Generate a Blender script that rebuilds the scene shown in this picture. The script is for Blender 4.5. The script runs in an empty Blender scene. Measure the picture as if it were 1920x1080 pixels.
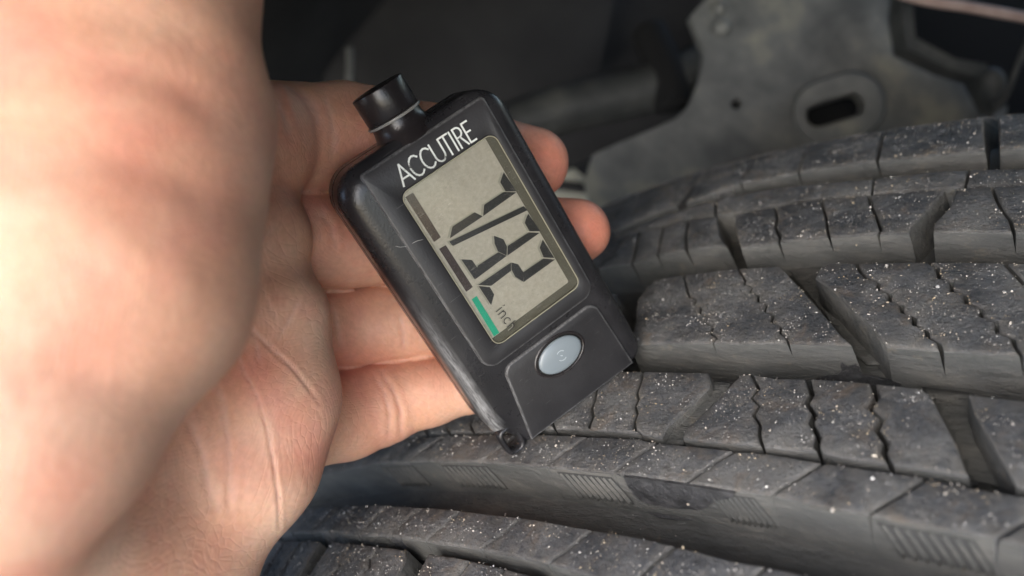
import bpy, bmesh, math, random
import numpy as np
from mathutils import Vector, Matrix
random.seed(7); RNG = np.random.default_rng(7)
scene = bpy.context.scene
COL = scene.collection

# ------------------------------------------------------------------ camera
# World: metres, z up.  The tyre's axle runs along world y at z = 0.33 m; the
# camera hangs 8 cm above and beside the tread and looks down across it.
FPX = 1557.7                       # focal length in pixels of the 1920 wide frame
RHO = 41.225                       # camera distance from the axle, cm
M = np.array([[0.78905882, -0.0868311, 0.6081501],
              [0.53141978, 0.59311676, -0.60481859],
              [-0.30818695, 0.80042043, 0.51414777]])
R, KCR, W0 = 33.0, 0.33572, 11.6228   # tyre radius, crown, crown centre (cm)

def cyl2world(P):                  # cm, axle frame -> metres
    P = np.asarray(P, float) * 0.01
    P = P.copy(); P[..., 2] += 0.33
    return P
def cam2world(P):                  # cm, camera frame -> metres
    return cyl2world(np.asarray(P, float) @ M.T + np.array([0, 0, RHO]))
def ray(x, y):
    return np.array([(x - 960) / FPX, -(y - 540) / FPX, -1.0])

cam = bpy.data.objects.new("camera", bpy.data.cameras.new("camera"))
COL.objects.link(cam)
mw = Matrix(M.tolist()).to_4x4(); mw.translation = Vector(cam2world([0, 0, 0]))
cam.matrix_world = mw
cam.data.sensor_width = 36.0
cam.data.lens = FPX / 1920 * 36
cam.data.clip_start = 0.005; cam.data.clip_end = 500
cam.data.dof.use_dof = True
cam.data.dof.focus_distance = 0.128
cam.data.dof.aperture_fstop = 14.0
scene.camera = cam

# ------------------------------------------------------------------ light
world = bpy.data.worlds.new("World"); scene.world = world
world.use_nodes = True
wn = world.node_tree.nodes; wl = world.node_tree.links
bg = wn["Background"]
sky = wn.new("ShaderNodeTexSky"); sky.sky_type = 'NISHITA'; sky.sun_disc = False
SUN_EL, SUN_AZ = 37.0, 157.0        # degrees; azimuth from +y clockwise
sky.sun_elevation = math.radians(SUN_EL); sky.sun_rotation = math.radians(SUN_AZ)
sky.dust_density = 2.0; sky.air_density = 1.0; sky.ozone_density = 1.0
wl.new(sky.outputs[0], bg.inputs[0]); bg.inputs[1].default_value = 0.15
sun = bpy.data.objects.new("sun", bpy.data.lights.new("sun", 'SUN')); COL.objects.link(sun)
sun.data.energy = 0.75; sun.data.angle = math.radians(60); sun.data.color = (1.0, 0.99, 0.98)
el, az = math.radians(SUN_EL), math.radians(SUN_AZ)
sd = Vector((math.sin(az) * math.cos(el), math.cos(az) * math.cos(el), math.sin(el)))
sun.rotation_euler = sd.to_track_quat('Z', 'Y').to_euler()
sun.location = sd * 3
scene.view_settings.view_transform = 'Standard'
scene.view_settings.look = 'None'
scene.view_settings.exposure = 1.62
scene.cycles.max_bounces = 8

# ------------------------------------------------------------------ materials
def mat(name):
    m = bpy.data.materials.new(name); m.use_nodes = True
    return m, m.node_tree.nodes, m.node_tree.links, m.node_tree.nodes["Principled BSDF"]
def noise(n, l, scale, detail=4, rough=0.55, vec=None, dist=0.0):
    t = n.new("ShaderNodeTexNoise"); t.inputs["Scale"].default_value = scale
    t.inputs["Detail"].default_value = detail; t.inputs["Roughness"].default_value = rough
    t.inputs["Distortion"].default_value = dist
    if vec is not None: l.new(vec, t.inputs["Vector"])
    return t.outputs["Fac"]
def ramp(n, l, fac, stops):
    r = n.new("ShaderNodeValToRGB"); l.new(fac, r.inputs[0])
    e = r.color_ramp.elements
    while len(e) < len(stops): e.new(0.5)
    for q, (p, c) in zip(e, stops):
        q.position = p; q.color = (*c, 1) if len(c) == 3 else c
    return r.outputs[0]
def mix(n, l, fac, a, b, typ='MIX'):
    x = n.new("ShaderNodeMix"); x.data_type = 'RGBA'; x.blend_type = typ
    for i, v in ((0, fac), (6, a), (7, b)):
        if isinstance(v, (int, float)): x.inputs[i].default_value = v
        elif isinstance(v, tuple): x.inputs[i].default_value = (*v, 1)
        else: l.new(v, x.inputs[i])
    return x.outputs[2]
def bump(n, l, h, strength, dist, prev=None):
    b = n.new("ShaderNodeBump"); b.inputs["Strength"].default_value = strength
    b.inputs["Distance"].default_value = dist; l.new(h, b.inputs["Height"])
    if prev is not None: l.new(prev, b.inputs["Normal"])
    return b.outputs[0]
def objco(n):
    return n.new("ShaderNodeNewGeometry").outputs["Position"]
def math_(n, l, op, a, b=None, c=None):
    x = n.new("ShaderNodeMath"); x.operation = op
    for i, v in enumerate((a, b, c)):
        if v is None: continue
        if isinstance(v, (int, float)): x.inputs[i].default_value = v
        else: l.new(v, x.inputs[i])
    return x.outputs[0]

def simple(name, col, rough=0.5, spec=0.5, metal=0.0):
    m, n, l, b = mat(name)
    b.inputs["Base Color"].default_value = (*col, 1); b.inputs["Roughness"].default_value = rough
    b.inputs["Metallic"].default_value = metal; b.inputs["Specular IOR Level"].default_value = spec
    return m

def rubber(name, dust):
    m, n, l, b = mat(name); P = objco(n)
    base = ramp(n, l, noise(n, l, 95, 6, 0.62, P), [(0.38, (0.070, 0.080, 0.096)), (0.5, (0.160, 0.171, 0.188)), (0.61, (0.285, 0.292, 0.296))])
    fine = ramp(n, l, noise(n, l, 900, 6, 0.7, P, 0.4), [(0.35, (0, 0, 0)), (0.72, (1, 1, 1))])
    base = mix(n, l, math_(n, l, 'MULTIPLY', fine, 0.5), base, (0.24, 0.23, 0.21))
    tan = ramp(n, l, noise(n, l, 140, 5, 0.7, P, 0.8), [(0.56, (0, 0, 0)), (0.70, (1, 1, 1))])
    base = mix(n, l, math_(n, l, 'MULTIPLY', tan, 0.45 * dust), base, (0.33, 0.235, 0.155))
    dark = ramp(n, l, noise(n, l, 420, 5, 0.65, P), [(0.30, (1, 1, 1)), (0.44, (0, 0, 0))])
    base = mix(n, l, math_(n, l, 'MULTIPLY', dark, 0.5), base, (0.035, 0.037, 0.042))
    # rims of the blocks carry pale dust
    at = n.new("ShaderNodeAttribute"); at.attribute_name = "rim"
    ef = math_(n, l, 'MULTIPLY', at.outputs["Fac"], math_(n, l, 'ADD', 0.15, math_(n, l, 'MULTIPLY', noise(n, l, 300, 4, 0.6, P), 0.8)))
    base = mix(n, l, math_(n, l, 'MULTIPLY', ef, 0.6 * dust), base, (0.30, 0.275, 0.235))
    l.new(base, b.inputs["Base Color"])
    l.new(ramp(n, l, noise(n, l, 600, 3, 0.6, P), [(0.3, (0.5,) * 3), (0.7, (0.78,) * 3)]), b.inputs["Roughness"])
    b.inputs["Specular IOR Level"].default_value = 0.42
    h1 = bump(n, l, noise(n, l, 300, 8, 0.72, P, 0.8), 1.0, 0.0022)
    h2 = bump(n, l, noise(n, l, 950, 6, 0.75, P), 1.0, 0.0016, h1)
    l.new(h2, b.inputs["Normal"])
    return m
RUB = rubber("tread_rubber", 1.0)
def groove_rubber():
    m, n, l, b = mat("groove_rubber"); P = objco(n)
    mp = n.new("ShaderNodeMapping"); l.new(P, mp.inputs[0]); mp.inputs["Scale"].default_value = (0.45, 1.4, 1.4)
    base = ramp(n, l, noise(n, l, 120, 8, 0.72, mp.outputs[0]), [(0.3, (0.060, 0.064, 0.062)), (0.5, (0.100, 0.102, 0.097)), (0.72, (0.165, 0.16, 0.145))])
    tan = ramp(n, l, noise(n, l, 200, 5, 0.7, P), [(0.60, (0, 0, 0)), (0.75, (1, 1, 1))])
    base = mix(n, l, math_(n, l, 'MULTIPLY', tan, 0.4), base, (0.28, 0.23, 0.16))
    l.new(base, b.inputs["Base Color"]); b.inputs["Roughness"].default_value = 0.62
    b.inputs["Specular IOR Level"].default_value = 0.4
    h = bump(n, l, noise(n, l, 420, 8, 0.7, mp.outputs[0]), 0.8, 0.0012)
    l.new(bump(n, l, noise(n, l, 1600, 3, 0.6, P), 0.3, 0.0003, h), b.inputs["Normal"])
    return m
GRV = groove_rubber()
def wet(name):
    m, n, l, b = mat(name); P = objco(n)
    l.new(ramp(n, l, noise(n, l, 400, 4, 0.6, P), [(0.35, (0.022, 0.023, 0.025)), (0.7, (0.07, 0.071, 0.074))]), b.inputs["Base Color"])
    b.inputs["Roughness"].default_value = 0.42
    l.new(bump(n, l, noise(n, l, 700, 6, 0.7, P), 0.8, 0.0012), b.inputs["Normal"])
    return m
POCK = simple("pocket_dark", (0.05, 0.051, 0.05), 0.8)  # plain dark sheet on the wall behind the ribs
WET = wet("wet_grime")
def grit_mat():
    m, n, l, b = mat("sand_grain"); P = objco(n)
    l.new(ramp(n, l, noise(n, l, 250, 2, 0.5, P), [(0.35, (0.45, 0.36, 0.24)), (0.5, (0.50, 0.47, 0.43)), (0.7, (0.66, 0.66, 0.66))]), b.inputs["Base Color"])
    b.inputs["Roughness"].default_value = 0.18
    return m
GRIT = grit_mat()

def plastic(name, base, rough, scuffed=True):
    m, n, l, b = mat(name); P = objco(n)
    tc = n.new("ShaderNodeTexCoord").outputs["Object"]
    c = mix(n, l, ramp(n, l, noise(n, l, 150, 5, 0.6, P), [(0.4, (0, 0, 0)), (0.8, (1, 1, 1))]), base, tuple(x * 1.5 + 0.004 for x in base))
    r = ramp(n, l, noise(n, l, 260, 5, 0.65, P), [(0.3, (rough - 0.01,) * 3), (0.7, (rough + 0.03,) * 3)])
    if scuffed:
        for ang, sc in ((0.5, 1.0), (-0.7, 1.3), (1.3, 0.8)):
            mp = n.new("ShaderNodeMapping"); l.new(tc, mp.inputs[0])
            mp.inputs["Rotation"].default_value = (0, 0, ang); mp.inputs["Scale"].default_value = (sc * 9, sc * 150, 60)
            s = ramp(n, l, noise(n, l, 22, 2, 0.5, mp.outputs[0]), [(0.70, (0, 0, 0)), (0.735, (1, 1, 1))])
            gate = ramp(n, l, noise(n, l, 170 * sc, 2, 0.5, P), [(0.50, (0, 0, 0)), (0.62, (1, 1, 1))])
            k = math_(n, l, 'MULTIPLY', math_(n, l, 'MULTIPLY', s, gate), 0.13)
            c = mix(n, l, k, c, (0.42, 0.42, 0.42))
        at = n.new("ShaderNodeAttribute"); at.attribute_name = "wear_highlight"
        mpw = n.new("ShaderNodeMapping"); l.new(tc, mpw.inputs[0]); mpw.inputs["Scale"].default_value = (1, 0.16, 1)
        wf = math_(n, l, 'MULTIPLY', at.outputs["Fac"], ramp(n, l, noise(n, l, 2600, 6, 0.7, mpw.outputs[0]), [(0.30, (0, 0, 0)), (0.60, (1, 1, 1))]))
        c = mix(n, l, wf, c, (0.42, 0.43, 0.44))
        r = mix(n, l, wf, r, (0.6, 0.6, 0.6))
    l.new(c, b.inputs["Base Color"]); l.new(r, b.inputs["Roughness"])
    b.inputs["Specular IOR Level"].default_value = 0.5
    l.new(bump(n, l, noise(n, l, 3200, 2, 0.5, P), 0.22, 0.00012), b.inputs["Normal"])
    return m
BODY = plastic("black_plastic", (0.015, 0.015, 0.017), 0.27)
PANEL = plastic("satin_black_plastic", (0.016, 0.016, 0.018), 0.42)
CAPM = plastic("glossy_black_plastic", (0.016, 0.014, 0.015), 0.27)
BTN = simple("blue_grey_plastic", (0.185, 0.222, 0.25), 0.28)
BMARK = simple("pale_grey_mark", (0.40, 0.46, 0.50), 0.3)
FIBRE = simple("white_fibre", (0.38, 0.38, 0.37), 0.5)
COLLAR = simple("grey_collar", (0.20, 0.20, 0.19), 0.35)
def paint(name, col, lo, hi, sc=900):
    m, n, l, b = mat(name); P = objco(n)
    l.new(mix(n, l, ramp(n, l, noise(n, l, sc, 4, 0.7, P), [(lo, (0, 0, 0)), (hi, (1, 1, 1))]), (0.03, 0.03, 0.03), col), b.inputs["Base Color"])
    b.inputs["Roughness"].default_value = 0.6
    return m
WHITE = paint("white_print", (0.66, 0.70, 0.68), 0.33, 0.43)
def lcdm():
    m, n, l, b = mat("lcd_grey"); P = objco(n)
    l.new(ramp(n, l, noise(n, l, 1500, 4, 0.7, P), [(0.3, (0.262, 0.252, 0.224)), (0.7, (0.345, 0.333, 0.298))]), b.inputs["Base Color"])
    b.inputs["Roughness"].default_value = 0.5
    return m
LCD = lcdm()
SURR = simple("lcd_surround_olive", (0.078, 0.076, 0.062), 0.25)
SEG = simple("lcd_segment_dark", (0.005, 0.0055, 0.008), 0.5)
SHADE = simple("lcd_painted_shadow", (0.21, 0.21, 0.18), 0.5)  # painted cast shadow of the segments and letters
MAROON = simple("maroon_print", (0.016, 0.006, 0.007), 0.55)
GREEN = simple("green_print", (0.0, 0.27, 0.17), 0.45)
def glassm():
    m = bpy.data.materials.new("clear_lens"); m.use_nodes = True; n = m.node_tree.nodes; l = m.node_tree.links
    n.remove(n["Principled BSDF"]); out = n["Material Output"]
    tr = n.new("ShaderNodeBsdfTransparent"); tr.inputs[0].default_value = (0.97, 0.97, 0.95, 1)
    gl = n.new("ShaderNodeBsdfGlossy"); gl.inputs["Roughness"].default_value = 0.06
    fr = n.new("ShaderNodeFresnel"); fr.inputs[0].default_value = 1.32
    mx = n.new("ShaderNodeMixShader"); l.new(fr.outputs[0], mx.inputs[0]); l.new(tr.outputs[0], mx.inputs[1]); l.new(gl.outputs[0], mx.inputs[2])
    P = objco(n); tc = n.new("ShaderNodeTexCoord").outputs["Object"]
    df = n.new("ShaderNodeBsdfDiffuse"); df.inputs[0].default_value = (0.75, 0.75, 0.7, 1)
    tot = None
    for ang in (0.3, -0.6, 1.1, -1.2, 0.9):
        mp = n.new("ShaderNodeMapping"); l.new(tc, mp.inputs[0]); mp.inputs["Rotation"].default_value = (0, 0, ang)
        mp.inputs["Location"].default_value = (ang * 3, ang, 0); mp.inputs["Scale"].default_value = (22, 520, 1)
        s = ramp(n, l, noise(n, l, 22, 2, 0.5, mp.outputs[0]), [(0.69, (0, 0, 0)), (0.72, (1, 1, 1))])
        tot = s if tot is None else math_(n, l, 'MAXIMUM', tot, s)
    gate = ramp(n, l, noise(n, l, 120, 2, 0.5, P), [(0.42, (0.1,) * 3), (0.6, (1, 1, 1))])
    m2 = n.new("ShaderNodeMixShader"); l.new(math_(n, l, 'ADD', 0.004, math_(n, l, 'MULTIPLY', math_(n, l, 'MULTIPLY', tot, gate), 0.22)), m2.inputs[0])
    l.new(mx.outputs[0], m2.inputs[1]); l.new(df.outputs[0], m2.inputs[2])
    l.new(m2.outputs[0], out.inputs[0])
    return m
LENS = glassm()

def skin():
    m, n, l, b = mat("skin"); P = objco(n)
    c = ramp(n, l, noise(n, l, 42, 4, 0.55, P, 0.3), [(0.30, (0.62, 0.31, 0.205)), (0.5, (0.68, 0.385, 0.265)), (0.72, (0.72, 0.475, 0.35))])
    red = ramp(n, l, noise(n, l, 75, 3, 0.6, P, 0.5), [(0.50, (0, 0, 0)), (0.72, (1, 1, 1))])
    c = mix(n, l, math_(n, l, 'MULTIPLY', red, 0.6), c, (0.64, 0.27, 0.205))
    at = n.new("ShaderNodeAttribute"); at.attribute_name = "flush"
    c = mix(n, l, at.outputs["Fac"], c, (0.60, 0.20, 0.14))
    a2 = n.new("ShaderNodeAttribute"); a2.attribute_name = "crease"
    c = mix(n, l, math_(n, l, 'MULTIPLY', a2.outputs["Fac"], 0.35), c, (0.78, 0.54, 0.46))
    sp = ramp(n, l, noise(n, l, 1100, 3, 0.6, P), [(0.35, (0.93,) * 3), (0.65, (1.03,) * 3)])
    c = mix(n, l, 1.0, c, sp, 'MULTIPLY')
    l.new(c, b.inputs["Base Color"])
    b.inputs["Subsurface Weight"].default_value = 0.35
    b.inputs["Subsurface Radius"].default_value = (0.0030, 0.0011, 0.0005)
    b.inputs["Subsurface Scale"].default_value = 0.8
    b.inputs["Roughness"].default_value = 0.5
    b.inputs["Specular IOR Level"].default_value = 0.3
    # friction ridges and fine lines
    n1 = n.new("ShaderNodeVectorMath"); n1.operation = 'SCALE'; n1.inputs[3].default_value = 1.0
    nt = n.new("ShaderNodeTexNoise"); nt.inputs["Scale"].default_value = 38; nt.inputs["Detail"].default_value = 1; l.new(P, nt.inputs["Vector"])
    sc = n.new("ShaderNodeVectorMath"); sc.operation = 'SCALE'; sc.inputs[3].default_value = 0.022; l.new(nt.outputs["Color"], sc.inputs[0])
    ad = n.new("ShaderNodeVectorMath"); ad.operation = 'ADD'; l.new(P, ad.inputs[0]); l.new(sc.outputs[0], ad.inputs[1])
    wv = n.new("ShaderNodeTexWave"); wv.inputs["Scale"].default_value = 820; wv.inputs["Distortion"].default_value = 0.6
    wv.inputs["Detail"].default_value = 1; l.new(ad.outputs[0], wv.inputs["Vector"])
    h = bump(n, l, wv.outputs["Fac"], 0.2, 0.00007)
    h = bump(n, l, noise(n, l, 330, 6, 0.62, P, 0.3), 0.15, 0.0005, h)
    vo = n.new("ShaderNodeTexVoronoi"); vo.feature = 'DISTANCE_TO_EDGE'; vo.inputs["Scale"].default_value = 620; l.new(ad.outputs[0], vo.inputs["Vector"])
    h = bump(n, l, ramp(n, l, vo.outputs["Distance"], [(0.0, (0, 0, 0)), (0.12, (1, 1, 1))]), 0.22, 0.00012, h)
    v2 = n.new("ShaderNodeTexVoronoi"); v2.feature = 'DISTANCE_TO_EDGE'; v2.inputs["Scale"].default_value = 105; l.new(ad.outputs[0], v2.inputs["Vector"])
    h = bump(n, l, ramp(n, l, v2.outputs["Distance"], [(0.0, (0, 0, 0)), (0.03, (1, 1, 1))]), 0.04, 0.0003, h)
    l.new(h, b.inputs["Normal"])
    return m
SKIN = skin()
def dusty(name, c1, c2, c3, rough=0.7, sc=40):
    m, n, l, b = mat(name); P = objco(n)
    base = ramp(n, l, noise(n, l, sc, 5, 0.6, P), [(0.35, c1), (0.52, c2), (0.7, c3)])
    l.new(base, b.inputs["Base Color"]); b.inputs["Roughness"].default_value = rough
    l.new(bump(n, l, noise(n, l, sc * 8, 4, 0.6, P), 0.3, 0.001), b.inputs["Normal"])
    return m
LINER = dusty("liner_plastic", (0.015, 0.015, 0.016), (0.022, 0.022, 0.023), (0.034, 0.034, 0.034), 0.8, 18)
STEEL = dusty("dusty_painted_steel", (0.11, 0.113, 0.108), (0.19, 0.192, 0.178), (0.36, 0.345, 0.26), 0.6, 42)
STEEL2 = dusty("dark_steel", (0.03, 0.032, 0.031), (0.055, 0.057, 0.053), (0.10, 0.10, 0.085), 0.6, 60)
PALE = dusty("pale_lit_patch", (0.40, 0.40, 0.34), (0.55, 0.54, 0.44), (0.7, 0.67, 0.53), 0.7, 60)
ROD = dusty("brown_rod", (0.28, 0.19, 0.16), (0.36, 0.26, 0.22), (0.45, 0.35, 0.3), 0.5, 80)
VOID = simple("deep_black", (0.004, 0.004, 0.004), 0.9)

# ------------------------------------------------------------------ helpers
def tag(o, label=None, cat=None, group=None, kind=None):
    if label: o["label"] = label
    if cat: o["category"] = cat
    if group: o["group"] = group
    if kind: o["kind"] = kind
    return o
def empty(name, loc=(0, 0, 0), rot=None):
    o = bpy.data.objects.new(name, None); COL.objects.link(o); o.empty_display_size = 0.01
    if rot is not None:
        m4 = rot.to_4x4(); m4.translation = Vector(loc); o.matrix_world = m4
    else: o.location = loc
    return o
def mesh_obj(name, verts, faces, m, parent=None, origin=(0, 0, 0), smooth=True, attrs=None, sharp=None):
    """verts in metres (world, or the parent's local frame); origin = the object's own location there"""
    v = np.asarray(verts, float) - np.asarray(origin, float)
    me = bpy.data.meshes.new(name)
    me.from_pydata(v.tolist(), [], [tuple(int(i) for i in f) for f in faces])
    me.materials.append(m)
    if attrs:
        for k, a in attrs.items():
            at = me.attributes.new(k, 'FLOAT', 'POINT'); at.data.foreach_set("value", np.asarray(a, np.float32))
    if smooth: me.polygons.foreach_set("use_smooth", [True] * len(me.polygons))
    if sharp: me.set_sharp_from_angle(angle=math.radians(sharp))
    me.update()
    o = bpy.data.objects.new(name, me); COL.objects.link(o)
    o.location = origin
    if parent is not None: o.parent = parent
    return o
def rrect(x0, x1, y0, y1, r, n=8):
    pts = []
    for cx, cy, a0 in ((x1 - r, y0 + r, -90), (x1 - r, y1 - r, 0), (x0 + r, y1 - r, 90), (x0 + r, y0 + r, 180)):
        for i in range(n + 1):
            a = math.radians(a0 + 90 * i / n); pts.append((cx + r * math.cos(a), cy + r * math.sin(a)))
    return pts
def loft(rings, close_top=True, close_bot=True):
    n = len(rings[0]); V = [p for r in rings for p in r]; F = []
    for i in range(len(rings) - 1):
        for j in range(n):
            k = (j + 1) % n; F.append((i * n + j, i * n + k, (i + 1) * n + k, (i + 1) * n + j))
    if close_bot: F.append(tuple(range(n))[::-1])
    if close_top: F.append(tuple((len(rings) - 1) * n + j for j in range(n)))
    return V, F
def tube(path, rad, n=12):
    path = [Vector(p) for p in path]; V = []; F = []; ref = Vector((0.1, 0.2, 1))
    for i, p in enumerate(path):
        d = (path[min(i + 1, len(path) - 1)] - path[max(i - 1, 0)]).normalized()
        a = d.cross(ref).normalized(); b = d.cross(a)
        r = rad[i] if isinstance(rad, (list, tuple)) else rad
        for j in range(n):
            t = 2 * math.pi * j / n; V.append(tuple(p + (a * math.cos(t) + b * math.sin(t)) * r))
    for i in range(len(path) - 1):
        for j in range(n):
            k = (j + 1) % n; F.append((i * n + j, i * n + k, (i + 1) * n + k, (i + 1) * n + j))
    F.append(tuple(range(n))[::-1]); F.append(tuple((len(path) - 1) * n + j for j in range(n)))
    return V, F
def Z(ox, oy, s, pts): return [(ox + x / s, oy + y / s) for x, y in pts]

# ================================================================== TYRE
def rad_at(w):
    w = np.asarray(w, float)
    r = R - KCR * (w - W0) ** 2 * 0.01
    s = np.clip(w - 15.6, 0, None); r = r - 0.125 * s ** 2
    s = np.clip(4.2 - w, 0, None); return r - 0.10 * s ** 2
def surf(s, w, h):                     # arc length (cm), across (cm), height over tread (cm)
    s = np.asarray(s, float); th = s / R; r = rad_at(w) + h
    return np.stack([r * np.sin(th), np.asarray(w, float) + 0 * th, r * np.cos(th)], -1)
def tb(px, dr=0.0):                    # where the line of sight through px meets the tread
    d = M @ ray(*px); w = 9.0
    for _ in range(12):
        rr = float(rad_at(w)) + dr
        A = d[0] ** 2 + d[2] ** 2; B = RHO * d[2]; C_ = RHO * RHO - rr * rr; D = B * B - A * C_
        t = (-B - math.sqrt(max(D, 0))) / A; w = t * d[1]
    P = d * t; P[2] += RHO
    return math.atan2(P[0], P[2]) * R, w

tyre = empty("tyre", (0, 0, 0.0))
tag(tyre, "worn dusty black winter tyre with sand grains on its tread blocks", "tyre")
FL = -0.74
# carcass: groove floor, shoulders and sidewalls as one ring
ws = np.concatenate([np.linspace(-1.5, 19.6, 60)])
prof = [(float(rad_at(w)) + FL, w) for w in ws]
prof = [(21.5, 1.5), (23.5, -0.6), (26.5, -2.2), (29.0, -2.6), (30.8, -2.2)] + prof + [(30.2, 20.6), (28.0, 21.0), (25.5, 20.4), (22.5, 18.8), (21.5, 17.0)]
na = 1440 // 2
V = []; F = []
for i in range(na):
    a = 2 * math.pi * i / na
    for r, w in prof: V.append((r * math.sin(a), w, r * math.cos(a)))
npf = len(prof)
for i in range(na):
    k = (i + 1) % na
    for j in range(npf - 1): F.append((i * npf + j, k * npf + j, k * npf + j + 1, i * npf + j + 1))
V = cyl2world(np.array(V))
mesh_obj("carcass", V, F, GRV, tyre)

def inset(poly, d):
    P = np.array(poly); n = len(P)
    a = P - np.roll(P, 1, 0); b = np.roll(P, -1, 0) - P
    a /= np.linalg.norm(a, axis=1)[:, None] + 1e-12; b /= np.linalg.norm(b, axis=1)[:, None] + 1e-12
    na_, nb = np.stack([-a[:, 1], a[:, 0]], 1), np.stack([-b[:, 1], b[:, 0]], 1)
    m = na_ + nb; ln = np.linalg.norm(m, axis=1)[:, None]; m = m / (ln + 1e-9)
    c = np.clip((m * na_).sum(1), 0.55, 1)[:, None]
    return P + m * d / c
def dedupe(poly, eps=0.012):
    out = []
    for p in poly:
        if not out or math.hypot(p[0] - out[-1][0], p[1] - out[-1][1]) > eps: out.append(p)
    if math.hypot(out[0][0] - out[-1][0], out[0][1] - out[-1][1]) < eps: out.pop()
    return out
BLK_POLYS = []
def block(poly, floor=FL, top=0.0, name="tread_block", grid=0.35, rnd=0.035, taper=0.05):
    poly = dedupe(poly)
    A = sum(poly[i][0] * poly[(i + 1) % len(poly)][1] - poly[(i + 1) % len(poly)][0] * poly[i][1] for i in range(len(poly)))
    if A < 0: poly = poly[::-1]
    if abs(A) < 0.02: return
    BLK_POLYS.append((poly, top))
    bm = bmesh.new()
    rings = [(inset(poly, -taper), floor - 0.03, 0), (inset(poly, 0), top - rnd * 1.4, 0.25), (inset(poly, rnd * 0.25), top - rnd * 0.5, 1), (inset(poly, rnd), top, 1)]
    vr = []
    lay = bm.verts.layers.float.new("rim")
    for P, h, e in rings:
        row = []
        for x, y in P:
            v = bm.verts.new((x, y, h)); v[lay] = e; row.append(v)
        vr.append(row)
    n = len(poly)
    for i in range(3):
        for j in range(n):
            k = (j + 1) % n
            try: bm.faces.new((vr[i][j], vr[i][k], vr[i + 1][k], vr[i + 1][j]))
            except ValueError: pass
    cap = bm.faces.new(vr[3])
    x0 = min(p[0] for p in poly); x1 = max(p[0] for p in poly); y0 = min(p[1] for p in poly); y1 = max(p[1] for p in poly)
    def cut(co, no):
        fs = [f for f in bm.faces if abs(f.normal.z) > 0.9 or len(f.verts) > 4]
        fs = [f for f in bm.faces if all(abs(v.co.z - top) < 1e-6 for v in f.verts)]
        g = set(fs)
        for f in fs: g.update(f.edges); g.update(f.verts)
        bmesh.ops.bisect_plane(bm, geom=list(g), plane_co=co, plane_no=no, dist=1e-5)
    for q in np.arange(x0 + grid, x1, grid): cut((q, 0, 0), (1, 0, 0))
    for q in np.arange(y0 + grid, y1, grid): cut((0, q, 0), (0, 1, 0))
    top_v = [v for v in bm.verts if abs(v.co.z - top) < 1e-6]
    rim = set(vr[3])
    for v in top_v:
        if v not in rim: v[lay] = 0.0
    bmesh.ops.triangulate(bm, faces=[f for f in bm.faces if len(f.verts) > 4])
    bmesh.ops.recalc_face_normals(bm, faces=bm.faces)
    co = np.array([v.co[:] for v in bm.verts]); at = np.array([v[lay] for v in bm.verts])
    # slight unevenness of the worn rubber
    co[:, 2] += np.where(co[:, 2] > top - 0.1, 0.008 * np.sin(co[:, 0] * 3.1 + 1) * np.sin(co[:, 1] * 4.3), 0)
    idx = {v: i for i, v in enumerate(bm.verts)}
    fc = [tuple(idx[v] for v in f.verts) for f in bm.faces]; bm.free()
    P = cyl2world(surf(co[:, 0], co[:, 1], co[:, 2]))
    o = P.mean(0)
    ob = mesh_obj(name, P, fc, RUB, tyre, origin=o, attrs={"rim": at}, sharp=50)
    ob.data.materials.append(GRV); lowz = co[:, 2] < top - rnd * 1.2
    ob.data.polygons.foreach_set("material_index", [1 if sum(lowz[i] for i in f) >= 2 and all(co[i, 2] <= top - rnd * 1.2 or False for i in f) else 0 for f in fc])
    return ob

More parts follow.
